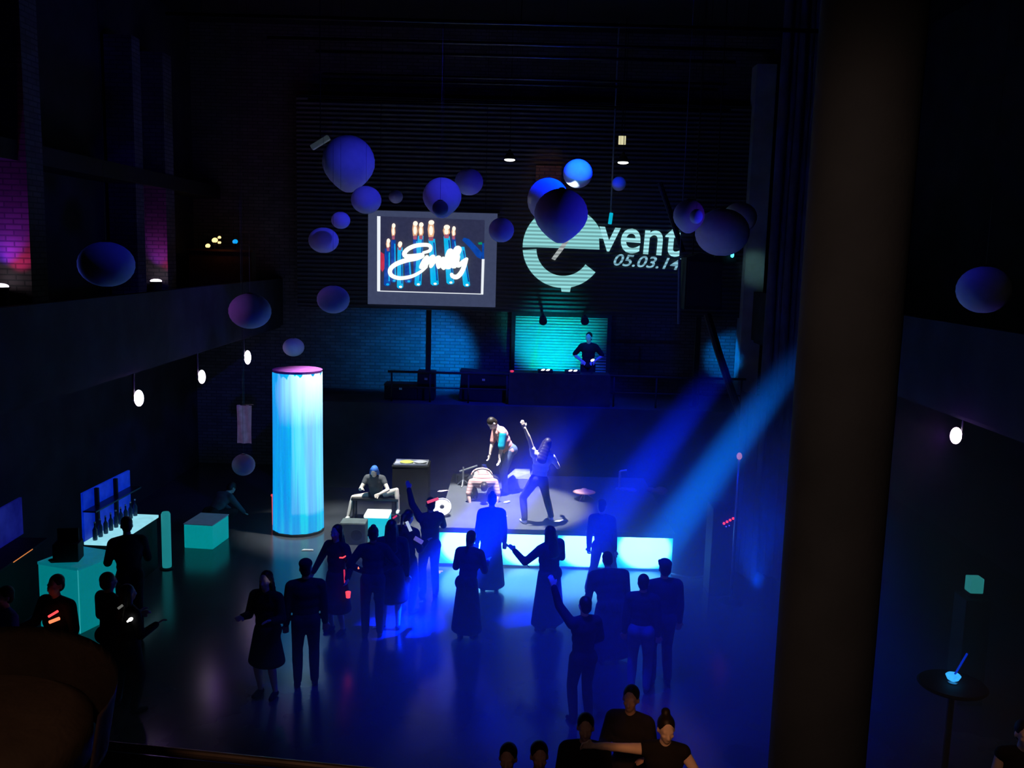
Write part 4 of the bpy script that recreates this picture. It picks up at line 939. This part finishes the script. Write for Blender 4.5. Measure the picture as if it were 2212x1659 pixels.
        G.ball(ub(0, 0, .97), (.165 * W, .12, .10), Rm, 18, 12)
        for sx in (1, -1): G.ball(ub(.085 * sx, .05, .92), (.108, .112, .125), Rm, 14, 10)
    tors(T, .017); cap(T, ub(0, .012, 1.425), ub(0, .01, 1.455), .070, .064)
    if hem: T.ball(ub(0, .0, .92), (.178 * W, .135, .10), Rm, 18, 12)
    body = remesh(B, 'body', vox, 3); body.materials.append(skin); body.transform(Matrix.Scale(k, 4)); link('body', body, root)
    tp = remesh(T, 'shirt', .014, 5); tp.materials.append(STRIPE if top == 'stripe' else CL[top]); tp.transform(Matrix.Scale(k, 4)); link('shirt' if not dress else 'dress_top', tp, root)
    gp = remesh(G, 'trousers', .015, 5); gp.materials.append(CL[legs]); gp.transform(Matrix.Scale(k, 4)); link('skirt' if dress else ('shorts' if bare_legs else 'trousers'), gp, root)
    if cuff:   # coloured band round one forearm / upper arm
        i, fr, colr = cuff; sx = (1, -1)[i]; sh = ub(.178 * sx * W, .01, 1.395); d1 = Vector(arms[i][0]).normalized(); el = sh + d1 * .285; d2 = Vector(arms[i][1]).normalized()
        cmb = FM(); p0 = sh.lerp(el, fr[0]); p1 = sh.lerp(el, fr[1]); cap(cmb, p0, p1, .078, .078)
        me = remesh(cmb, 'armband', .012, 2); me.materials.append(CL[colr]); me.transform(Matrix.Scale(k, 4)); link('sleeve_band', me, root, )['label'] = 'bright %s sleeve band' % ('cyan' if colr == 'teal' else colr)
    hm = haircol or HAIRD; Hh = FM()
    if hair != 'bald':
        Hh.ball(hd(0, .028, .138), (.083, .098, .093), Hm, 18, 12); Hh.ball(hd(0, .055, .085), (.075, .065, .085), Hm, 16, 10)
        if hair == 'long':
            for j in range(6): Hh.ball(hd(0, .075 + .012 * j, .08 - .06 * j), (.085 + .004 * j, .045, .07), Hm, 14, 8)
            for sx in (1, -1): cap(Hh, hd(.07 * sx, .02, .12), hd(.085 * sx, .03, -.10), .028, .03)
        if hair == 'pony': cap(Hh, hd(0, .11, .15), hd(0, .17, .10), .03, .035); cap(Hh, hd(0, .17, .10), hd(0, .16, -.08), .035, .015)
        if hair == 'bun': Hh.ball(hd(0, .08, .23), (.045, .045, .04), Hm, 14, 8)
        me = remesh(Hh, 'hair', .012, 2); me.materials.append(hm); me.transform(Matrix.Scale(k, 4)); link('hair', me, root)
    if cap_:
        cm = FM(); cm.ball(hd(0, .012, .165), (.092, .108, .07), Hm, 18, 12); cap(cm, hd(-.045, -.08, .165), hd(.045, -.08, .165), .03, .03); cap(cm, hd(-.035, -.125, .158), hd(.035, -.125, .158), .014, .014)
        me = remesh(cm, 'cap', .012, 2); me.materials.append(CL[cap_]); me.transform(Matrix.Scale(k, 4)); link('cap', me, root)
    Rz = Matrix.Rotation(rz, 3, 'Z')
    return root, [(Vector(loc) + Rz @ (p * k), Rz @ d, Rz @ n) for p, d, n in hands]
PI = math.pi
def by_head(px, py, h, z0=0): 
    p = onz(px, py, h + z0); return (p.x, p.y, z0)
def by_foot(px, py, z0=0):
    p = onz(px, py, z0); return (p.x, p.y, z0)
UPARM = ((.4, -.3, -.8), (-.1, -.8, .5))
HOLD = (((.25, -.1, -1), (-.15, -.9, .25)), ((-.25, -.1, -1), (.15, -.9, .25)))
DOWN = (((.16, 0, -1), (.05, -.15, -1)), ((-.16, 0, -1), (-.05, -.15, -1)))
HIPS = (((.65, .15, -.8), (-.7, -.35, -.5)), ((-.65, .15, -.8), (.7, -.35, -.5)))

# performers ---------------------------------------------------------------
# bent over person in the pink white shirt, seen from the side, leaning to the picture's left
person('person bent forward on the stage in a bright pinkish white shirt and grey jeans', by_foot(1088, 1066, SZ), R(-66), 1.76, lean=30, shift=(0, .08),
       arms=(((.05, -.12, -1), (0, -.15, -1)), ((-.05, -.2, -1), (.0, -.2, -1))), feet=((.09, -.04, 0), (-.09, .06, 0)), knee=((0, -1, 0), (0, -1, 0)), head=(30, 0, 0),
       skin=SKINP, top='pink', sleeve=.46, legs='denim', hair='short', vox=.008, shoes='grey', hem=1, build=1.12, cuff=(0, (.12, 1.0), 'teal'))
# dancer leaning, back to the hall, one arm thrown up
person('person dancing on the stage with one pale arm stretched up high', by_foot(1160, 1128, SZ), R(200), 1.72, lean=2, side=-10, twist=-12, shift=(.0, .0), drop=.10,
       arms=(((.32, -.05, 1), (.42, -.1, 1)), ((-.55, -.3, -.7), (-.1, -.75, .3))), feet=((.26, .0, 0), (-.30, -.05, 0)), knee=((.3, -1, 0), (-.3, -1, 0)), head=(10, 0, -14),
       skin=SKINP, top='white', sleeve=.2, legs='black', hair='long', vox=.008, curl=.15, shoes='white')
# crouching striped person
person('person crouching on the stage in a striped pink and white top, head bowed', by_foot(1042, 1078, SZ), R(6), 1.66, lean=96, drop=.50, shift=(0, .30),
       arms=(((.25, -.3, -.9), (-.2, -.3, -.9)), ((-.25, -.3, -.9), (.2, -.3, -.9))), feet=((.14, .05, 0), (-.14, .05, 0)), knee=((.5, -1, .3), (-.5, -1, .3)), head=(10, 0, 0),
       skin=SKIN, top='stripe', sleeve=.45, legs='black', hair='short', vox=.009, build=1.4, hem=1)
# seated performer with blue hair on a bench
bs = by_foot(803, 1128, 0)
bx, by_ = bs[0], bs[1] + .25
t = thing('bench', 'plain dark bench carrying the seated blue haired person', 'bench', (bx, by_, 0))
part('seat', MB().box((bx + .05, by_, .47), (1.0, .42, .05), bev=.012), M_METAL, t)
for sx in (-.4, .5):
    for sy in (-.16, .16): part('leg', MB().tube((bx + sx, by_ + sy, 0), (bx + sx, by_ + sy, .45), .022), M_BLACK, t)
person('person with blue hair sitting on the bench with bare legs apart', (bx + .06, by_ + .04, 0), R(-6), 1.68, drop=.40, lean=24, shift=(0, .0),
       arms=(((.5, -.4, -.7), (-.5, -.6, -.2)), ((-.4, -.45, -.8), (.35, -.8, .3))), feet=((.52, -.16, .20), (-.60, -.20, 0)), knee=((1, -.25, .7), (-1, -.25, .9)), head=(20, 0, 10),
       skin=SKINP, top='grey', sleeve=.2, legs='black', bare_legs=True, hair='long', haircol=HAIRB, vox=.008, curl=.7, shoes='white')
# DJ
dj = aty(1273, 718, 22.75)
person('person in dark shirt standing at the booth desk before the teal shutter', (dj.x, 22.78, 2.1), R(-8), (dj.z - 2.1) * 1.0, arms=HIPS, top='black', sleeve=.45, legs='black', hair='short', head=(4, -10, 0), vox=.009, skin=SKINP, lean=3, hem=1)

# dancers and guests -------------------------------------------------------
CROWD = [
 # label, head px, h, rz(deg from back view), kwargs
 ('person seen from behind in a long dark skirt, tallest by the glowing panels', (1063, 1064), 1.72, 6, dict(dress=.12, hair='bun', arms=DOWN, legs='navy', top='navy')),
 ('person standing with feet apart at the stage front between two glowing panels', (1306, 1075), 1.70, -25, dict(feet=((.24, 0, 0), (-.22, -.05, 0)), drop=.03, top='navy', legs='navy', hair='short', side=3)),
 ('person leaning back before the panels holding up a thin stick', (1190, 1128), 1.70, 35, dict(lean=-8, side=8, dress=.14, build=1.15, arms=(((.5, -.3, -.5), (.2, -.8, .5)), ((-.3, -.2, -.9), (-.4, -.7, .4))), hair='long', legs='navy', top='navy')),
 ('person half hidden behind the long skirted one, bending toward the stage', (1012, 1150), 1.62, -18, dict(lean=12, top='navy', dress=.14, hair='pony', arms=HOLD)),
 ('person with raised hands holding a red light by the white ring', (930, 1074), 1.70, 20, dict(arms=(((.3, -.3, .6), (.1, -.4, .8)), ((-.3, -.5, -.6), (.1, -.8, .4))), top='navy', legs='navy')),
 ('person looking down at a white phone beside the small glowing cube', (880, 1102), 1.68, -30, dict(arms=HOLD, head=(20, 0, 0), hair='pony', top='black')),
 ('person in dark dress in front of the small glowing cube, head high in the cluster', (846, 1122), 1.72, 5, dict(hair='long', dress=.5, build=1.05)),
 ('person with slim head just in front of the cube, arm bent outward', (806, 1136), 1.70, 12, dict(hair='bun', arms=HIPS)),
 ('person with long dark hair and red necklace at the edge of the dance floor crowd', (727, 1134), 1.66, 150, dict(hair='long', dress=.4, arms=(((.5, -.2, -.8), (.3, -.6, -.4)), ((-.5, 0, -.8), (-.3, -.3, -.8))))),
 ('person wearing a dark flat cap standing with back turned on the dim floor', (660, 1208), 1.72, 15, dict(cap_='black', build=1.1)),
 ('person with a dimly lit pale face standing alone beside the capped person', (574, 1234), 1.66, 165, dict(hair='long', dress=.5, arms=HOLD, skin=SKINP)),
 ('person in dark jacket before the teal counter beside red lights', (119, 1243), 1.74, 160, dict(build=1.15, arms=(((.3, -.1, -1), (.1, -.5, -.8)), ((-.3, -.2, -.9), (.1, -.9, .1))), top='black')),
 ('person with round dark head in front of the counter edge nearest the low bench', (234, 1236), 1.70, -35, dict(arms=HOLD, hair='short')),
 ('person sitting low beside a small white light near the counter', (276, 1262), 1.62, -40, dict(arms=HOLD, hair='long', build=1.1)),
 ('person leaning over the lit back bar, outlined by white glow', (276, 1120), 1.80, 30, dict(lean=14, arms=HOLD, build=1.1, top='black')),
 ('person bending low in front of the dim gap between two panels', (1326, 1190), 1.62, 12, dict(lean=26, build=1.45, dress=.12, drop=.05, arms=DOWN, legs='navy', top='navy')),
 ('person with round head beside the one in the small cap, nearest the last panel', (1391, 1240), 1.62, -12, dict(hair='short', top='navy', legs='denim')),
 ('person with small cap seen from behind before the last glowing panel', (1437, 1208), 1.74, 8, dict(cap_='navy', build=1.08, top='navy', legs='navy')),
 ('person in front of the panels with a pale hand raised beside the head', (1264, 1288), 1.62, 20, dict(arms=(((.3, -.4, .5), (.2, -.3, .9)), ((-.3, -.2, -.9), (.1, -.6, -.4))), hair='short', skin=SKINP, top='navy')),
 ('person with raised bare arm and orange lit shoulders below the viewer', (1440, 1546), 1.68, 172, dict(arms=(((.55, -.3, -.7), (-.55, -.6, .1)), ((-.95, -.15, .05), (-.75, -.5, .25))), sleeve=0, skin=SKINP, hair='bun', top='black', head=(10, 12, 0))),
 ('person with dim reddish face just behind the orange lit one', (1364, 1484), 1.68, 160, dict(skin=SKIN, arms=HOLD, hair='short')),
 ('person with dim pinkish face alone near the lower picture edge', (1266, 1545), 1.66, 175, dict(skin=SKIN, arms=DOWN, hair='short')),
 ('person with faint face in the lower corner group, further from the pillar', (1098, 1610), 1.64, 170, dict(skin=SKIN, arms=HOLD)),
 ('person with faint face in the lower corner group, closer to the pillar', (1166, 1606), 1.64, 185, dict(skin=SKIN, arms=HOLD)),
 ('person with orange lit arm at the very edge beyond the brown pillar', (2216, 1560), 1.66, 170, dict(skin=SKINP, sleeve=0, arms=HOLD)),
 ('person in faint blue light at the picture edge before the side bar', (8, 1268), 1.70, 140, dict(top='blue', legs='navy')),
]
FIG = {}
for lab, hp, h, deg, kw in CROWD:
    kw = dict(kw); kw.setdefault('arms', DOWN); kw.setdefault('vox', .0115)
    FIG[lab] = person(lab, by_head(hp[0], hp[1], h), PI + R(deg), h, **kw)

# ------------------------------------------------------------------ things lying on or standing about the stage
a = by_foot(1122, 1062, SZ)
t = thing('stage_monitor', 'grey rounded floor loudspeaker lying on the stage behind the dancer', 'speaker', (a[0], a[1] + .2, SZ))
part('cabinet', MB().prism([(a[0] - .25, a[1], SZ), (a[0] - .28, a[1] + .05, SZ + .22), (a[0] - .10, a[1] + .2, SZ + .36), (a[0] + .22, a[1] + .22, SZ + .36), (a[0] + .3, a[1] + .1, SZ + .1), (a[0] + .25, a[1], SZ)], (0, .38, 0)), mat('grey_box', (.17, .18, .17), .8), t)
part('grille', MB().prism([(a[0] - .20, a[1] - .012, SZ + .05), (a[0] - .08, a[1] - .012, SZ + .28), (a[0] + .17, a[1] - .012, SZ + .29), (a[0] + .2, a[1] - .012, SZ + .08)], (0, .02, 0)), mat('grey_grille', (.2, .21, .2), .8, .3, 80), t)
a = by_foot(954, 1116, SZ)
t = thing('white_drum', 'white round drum with dark hole lying at the stage corner', 'drum', a)
Rt = Matrix.Rotation(R(52), 3, 'X') @ Matrix.Rotation(R(0), 3, 'Z')
g = MB(); M_ = Matrix.Translation(Vector((a[0], a[1] + .08, SZ + .155))) @ Rt.to_4x4()
def ring(mb, R1, R2, zz, hgt, M_):
    n = 36; P_ = []
    for (r_, z_) in ((R2, zz), (R1, zz), (R1 + .0, zz + hgt), (R2, zz + hgt)): P_.append([mb.bm.verts.new(M_ @ Vector((r_ * math.cos(2 * PI * i / n), r_ * math.sin(2 * PI * i / n), z_))) for i in range(n)])
    for q in range(4):
        A, B_ = P_[q], P_[(q + 1) % 4]
        for i in range(n): mb.bm.faces.new((A[i], A[(i + 1) % n], B_[(i + 1) % n], B_[i]))
ring(g, .17, .045, -.03, .07, M_); part('drum_head', g, M_WHITE, t)
g = MB(); ring(g, .178, .165, -.05, .10, M_); part('rim', g, M_WHITE, t)
g = MB(); g.tube(M_ @ Vector((0, 0, -.035)), M_ @ Vector((0, 0, -.02)), .05, seg=20); part('hole', g, M_BLACK, t)
g = MB(); g.box((a[0] - .10, a[1] - .10, SZ + .025), (.07, .14, .05), None, .015); part('foot', g, M_WHITE, t)
# flight case table with tray
a = aty(846, 1003, 19.6); b = aty(926, 1008, 19.6); zt2 = b.z
t = thing('draped_table', 'black draped table with a bright tray beside the stage', 'table', ((a.x + b.x) / 2, 19.9, 0))
xm = (a.x + b.x) / 2; wd = b.x - a.x
part('table_top', MB().box((xm, 19.9, zt2 - .02), (wd, .6, .04), bev=.01), M_BLACK, t)
part('cloth', MB().box((xm, 19.9, zt2 / 2 - .03), (wd - .02, .58, zt2 - .06), bev=.02), M_CLOTH, t)
t = thing('serving_tray', 'pale tray lying on the black draped table', 'tray', (xm, 19.85, zt2))
part('tray_base', MB().box((xm, 19.85, zt2 + .012), (wd * .9, .42, .018), None, .006), mat('pale_grey', (.5, .5, .55), .5), t)
part('rim', MB().box((xm, 19.64, zt2 + .03), (wd * .9, .015, .035)).box((xm, 20.06, zt2 + .03), (wd * .9, .015, .035)), mat('pale_grey', (.5, .5, .55), .5), t)
solo('yellow_plate', MB().lathe([(.08, zt2 + .024), (.15, zt2 + .05), (.14, zt2 + .052), (.07, zt2 + .032)], (xm - .10, 19.82, 0), 28), mat('yellow_plastic', (.75, .8, .15), .5, emit=(.10, .12, .01)), 'yellow plate on the pale tray', 'plate', (xm - .10, 19.82, zt2 + .022))  # faint light put into the yellow plate as emission
solo('white_plate', MB().lathe([(.08, zt2 + .024), (.14, zt2 + .05), (.13, zt2 + .052), (.07, zt2 + .032)], (xm + .20, 19.86, 0), 28), M_WHITE, 'white plate on the pale tray', 'plate', (xm + .2, 19.86, zt2 + .022))
# cymbal on a stand, microphone stands
a = aty(1262, 1059, 18.6)
t = thing('cymbal', 'pinkish brass cymbal on a low stand at the middle of the stage', 'cymbal', (a.x, 18.6, SZ))
part('plate', MB().lathe([(.235, a.z - .035), (.16, a.z - .01), (.06, a.z + .01), (.05, a.z + .035), (.01, a.z + .045)], (a.x, 18.6, 0), 40), mat('brass_pink', (.85, .45, .36), .45, .1, emit=(.10, .035, .025)), t, True)  # brass brightened by a faint glow put into its colour
part('stand', MB().tube((a.x, 18.6, SZ), (a.x, 18.6, a.z - .02), .012), M_STEEL, t)
for k in range(3): part('leg', MB().tube((a.x, 18.6, SZ + .16), (a.x + .2 * math.cos(2.1 * k), 18.6 + .2 * math.sin(2.1 * k), SZ + .01), .01), M_STEEL, t)
a = by_foot(1338, 1057, SZ); b = aty(1338, 1018, a[1])
t = thing('microphone_stand', 'pale short microphone stand near the back of the stage', 'stand', a)
part('pole', MB().tube(a, (a[0], a[1], b.z), .028), M_STEEL, t)
part('boom', MB().tube((a[0], a[1], b.z), (a[0] + .14, a[1] - .02, b.z + .03), .022), M_STEEL, t); part('base', MB().lathe([(.12, SZ), (.12, SZ + .02), (.03, SZ + .04)], (a[0] + .03, a[1], 0), 24), M_STEEL, t)
a = by_foot(1045, 1030, SZ); b = aty(1045, 1004, a[1])
t = thing('tall_canister', 'pale upright canister behind the crouching striped person', 'canister', a)
part('body', MB().lathe([(.07, SZ), (.075, SZ + .02), (.075, b.z - .06), (.05, b.z - .03)], (a[0], a[1], 0), 24), mat('canister_grey', (.45, .45, .6), .4), t, True)
part('lid', MB().lathe([(.055, b.z - .03), (.055, b.z), (.02, b.z + .01)], (a[0], a[1], 0), 24), M_WHITE, t)
a = by_foot(1360, 1063, SZ)
def heap(name, c, rx, ry, rz_, m, lab, cat):
    g = FM(); rnd = random.Random(lab)
    for i in range(7): g.ball((c[0] + rnd.uniform(-.7, .7) * rx, c[1] + rnd.uniform(-.5, .5) * ry, c[2] + rz_ * .45), (rx * .45, ry * .5, rz_ * rnd.uniform(.35, .5)), Euler((0, rnd.uniform(-.3, .3), rnd.uniform(0, 3))).to_matrix(), 14, 8)
    me = remesh(g, name, .016, 3); me.materials.append(m); me.transform(Matrix.Translation(-Vector(c))); o = link(name, me, None, c); return tag(o, lab, cat)
heap('crumpled_cloth', a, .16, .14, .10, mat('mauve_cloth', (.4, .22, .3), .9), 'mauve cloth lying by the foot of the short microphone stand', 'cloth')
heap('crumpled_cloth', by_foot(1416, 1066, SZ), .26, .2, .14, mat('dull_red_cloth', (.32, .10, .14), .9), 'dull red cloth heap at the far corner of the stage', 'cloth')
# drum gear behind the striped person
a = by_foot(1000, 1050, SZ)
t = thing('drum_hardware', 'dark folded drum hardware at the back stage corner beside the striped person', 'stand', a)
part('pole', MB().tube((a[0], a[1], SZ), (a[0], a[1], SZ + .42), .02), M_STEEL, t); part('arm', MB().tube((a[0] - .08, a[1], SZ + .32), (a[0] + .30, a[1], SZ + .46), .018), M_STEEL, t)
part('drum_shell', MB().lathe([(.14, SZ + .02), (.14, SZ + .2), (.12, SZ + .205)], (a[0] - .02, a[1] + .2, 0), 28), M_METAL, t)
for k in range(3): part('leg', MB().tube((a[0], a[1], SZ + .15), (a[0] + .16 * math.cos(2.1 * k + .4), a[1] + .16 * math.sin(2.1 * k + .4), SZ + .01), .012), M_STEEL, t)
# paper cups and scraps on the stage floor
for i, (px, py, lab) in enumerate(((957, 1062, 'pinkish paper scrap on the stage edge behind the white drum'), (959, 1086, 'white paper scrap just above the white drum'), (1023, 1080, 'small white scrap in front of the crouching striped person'), (1095, 1086, 'small white scrap in front of the bent person'), (1211, 1127, 'thin white strip near the stage front beside the dancer'), (1088, 1118, 'tiny white scrap behind the long skirted person'))):
    a = by_foot(px, py, SZ); sz = .07 if i in (2, 3, 5) else .12
    g = MB(); g.prism([(a[0] - sz, a[1] - .03, SZ + .004), (a[0] - sz * .2, a[1] - .06, SZ + .012), (a[0] + sz, a[1], SZ + .03), (a[0] + sz * .6, a[1] + .07, SZ + .02), (a[0] - sz * .7, a[1] + .05, SZ + .006)], (0, 0, .004))
    solo('scrap_and_glint', g, mat('scrap_pink', (.85, .5, .5), .8) if i == 0 else M_WHITE, lab, 'paper', (a[0], a[1], SZ), 'scraps on the stage floor')
a = by_foot(664, 1189, 0); g = MB(); g.prism([(a[0] - .11, a[1] - .03, .004), (a[0] + .12, a[1] - .01, .004), (a[0] + .1, a[1] + .06, .004), (a[0] - .08, a[1] + .05, .004)], (0, 0, .006)); solo('paper_napkin', g, M_WHITE, 'pale napkin on the floor below the tall cyan column', 'napkin', (a[0], a[1], 0))
# low loudspeaker with dark cone on the floor
a = by_foot(772, 1178, 0)
t = thing('floor_loudspeaker', 'grey floor loudspeaker with dark round cone beside the small glowing cube', 'speaker', a)
part('cabinet', MB().box((a[0] - .1, a[1] + .2, .22), (.50, .36, .44), None, .03), mat('speaker_grey', (.10, .12, .12), .8), t)
part('cone', MB().tube((a[0] - .02, a[1] + .012, .2), (a[0] - .02, a[1] + .03, .2), .11, seg=24), M_BLACK, t)

# ------------------------------------------------------------------ small lights and things the guests hold
def held(px, py, near, name, mb_fn, m, lab, cat, off=.22):
    """placed at the guest's own distance, just in front of the body on the viewer's side or at the hand"""
    y = near; c_ = aty(px, py, y); o = solo(name, mb_fn(c_), m, lab, cat, c_); return o
def yof(lab_start): 
    for l in FIG:
        if l.startswith(lab_start): return FIG[l][0].location.y
RED = glow('glow_red', (1.5, .08, .09), 1.3, .2, 20, small=True); RED2 = glow('glow_red_soft', (.75, .03, .10), 1.0, .3, 20, small=True); ORG = glow('glow_orange', (1.4, .30, .12), 1.2, .3, 20, small=True)
y = yof('person with long dark hair and red') 
held(741, 1203, y - .17, 'glow_necklace', lambda c: MB().path([c + Vector((-.05, 0, -.012)), c + Vector((0, -.02, -.006)), c + Vector((.05, 0, .02))], .011), RED, 'red glowing necklace piece on the long haired guest', 'necklace')
held(752, 1284, y - .24, 'glow_cup', lambda c: MB().lathe([(.030, c.z - .05), (.040, c.z + .04), (.034, c.z + .04)], (c.x, c.y, 0), 16), RED, 'red glowing cup held low by the long haired guest', 'cup')
held(745, 1245, y - .2, 'glow_strip', lambda c: MB().tube(c + Vector((0, 0, -.10)), c + Vector((-.01, 0, .10)), .012), RED2, 'dim red glow strip above the red cup', 'light')
held(771, 1229, y - .2, 'glow_stick', lambda c: MB().tube(c + Vector((-.03, 0, -.01)), c + Vector((.03, 0, .02)), .018), ORG, 'orange glowing stick beside the long haired guest', 'glow stick')
y = yof('person in dark jacket')
held(115, 1327, y - .27, 'glow_stick', lambda c: MB().tube(c + Vector((-.055, 0, -.03)), c + Vector((.055, 0, .04)), .014), RED, 'red glowing stick before the jacketed guest, upper of two', 'glow stick')
held(117, 1340, y - .27, 'glow_stick', lambda c: MB().tube(c + Vector((-.055, 0, -.025)), c + Vector((.06, 0, .025)), .020), ORG, 'orange red glowing stick before the jacketed guest, lower of two', 'glow stick')
y = yof('person sitting low')
held(282, 1338, y - .25, 'pocket_light', lambda c: MB().ball(c, (.034, .02, .022), Matrix.Rotation(R(-35), 3, 'Y')).tube(c, c + Vector((-.05, .03, -.04)), .012), glow('pocket_white', (1.5, 1.5, 1.4), 1.5, small=True), 'small bright white pocket light held near the counter', 'light')
held(260, 1311, y - .25, 'phone', lambda c: MB().box(c, (.075, .012, .03), Matrix.Rotation(R(-38), 3, 'Y'), .004), glow('phone_dim', (.13, .13, .12), 1.0, small=True), 'dim grey phone screen above the white pocket light', 'phone')
y = yof('person with raised hands holding a red')
held(935, 1081, y - .12, 'glow_band', lambda c: MB().tube(c + Vector((-.09, 0, -.035)), c + Vector((.09, 0, .035)), .024), glow('glow_coral', (.95, .10, .14), 1.0, .3, 25, small=True), 'coral glowing headband over the guest beside the white drum', 'headband')
y = yof('person looking down at a white phone')
held(883, 1137, y - .22, 'phone', lambda c: MB().box(c, (.05, .014, .17), Matrix.Rotation(R(-24), 3, 'Y'), .006), glow('phone_cool', (.45, .55, .72), 1.0, small=True), 'pale bluish phone held upright beside the glowing cube', 'phone')
held(904, 1167, y - .25, 'clutch_bag', lambda c: MB().box(c, (.15, .04, .065), Matrix.Rotation(R(30), 3, 'Y'), .01), mat('cream_leather', (.6, .5, .42), .6, emit=(.11, .09, .075)), 'small cream bag in the crowd below the phone', 'bag')  # faint light put into the bag leather as emission
held(853, 1117, y + .2, 'glow_stick', lambda c: MB().tube(c + Vector((-.03, 0, -.02)), c + Vector((.03, 0, .025)), .014), RED2, 'dim red glow stick beside the white top of the glowing cube', 'glow stick')
y = yof('person leaning back before the panels')
held(1130, 1213, y - .1, 'thin_stick', lambda c: MB().tube(c + Vector((-.09, 0, .09)), c + Vector((.10, 0, -.09)), .008), M_BLACK, 'thin black stick in front of a glowing panel', 'stick')
y = yof('person with a dimly lit')
held(576, 1266, y - .155, 'phone', lambda c: MB().box(c + Vector((0, 0, -.16)), (.07, .012, .12), None, .005), M_BLACK, 'dark phone lighting the pale face of the guest standing alone', 'phone')
c_ = aty(576, 1266, y - .35); lamp('SPOT', (c_.x - .02, c_.y, c_.z - .12), (c_.x, y, c_.z + .03), .55, (1, .9, .75), .02, 40, .8, 'phone_light')
a = aty(945, 1236, 15.0); solo('glinting_glasses', MB().ball(a, (.06, .03, .025)).box(a + Vector((.03, 0, .02)), (.12, .02, .015)), glow('glasses_glint_glow', (.8, .75, .9), 1.0, .3, 20, small=True), 'pale glinting glasses held at the stage front corner', 'glasses', a)  # glint of the glasses painted as a glow
for px, py, lab in ((808, 1357, 'tiny pale painted glint on the floor below the deep blue beam, nearer the viewer'), (909, 1301, 'tiny pale painted glint on the floor under the deep blue beam, nearer the stage')):
    a = onz(px, py, 0); g = MB(); g.prism([(a.x - .03, a.y - .03, .004), (a.x + .04, a.y, .004), (a.x + .03, a.y + .06, .012), (a.x - .02, a.y + .04, .004)], (0, 0, .004)); solo('scrap_and_glint', g, M_WHITE, lab, 'paper', (a.x, a.y, 0), 'painted glints on the dance floor')  # small glints painted as solid white flakes
# someone crouching in the dark behind the low bench
p_ = onz(468, 1056, .86)
person('person crouching in the dark behind the low teal bench, back bent', (p_.x, max(p_.y, 18.2), 0), R(150), 1.68, lean=52, drop=.55, shift=(0, .15), arms=(((.3, -.5, -.8), (-.2, -.7, -.6)), ((-.3, -.5, -.8), (.2, -.7, -.6))), knee=((.4, -1, .3), (-.4, -1, .3)), top='grey', hair='short', vox=.0115)
a = dj; lamp('SPOT', (a.x - .1, 21.3, 4.9), (a.x, 22.75, a.z - .2), 30, (0.0, .9, .95), .05, 16, .6, 'booth_fill_spot')  # unseen front spot added to give the performer a cyan face

bpy.data.scenes.remove(TMP)
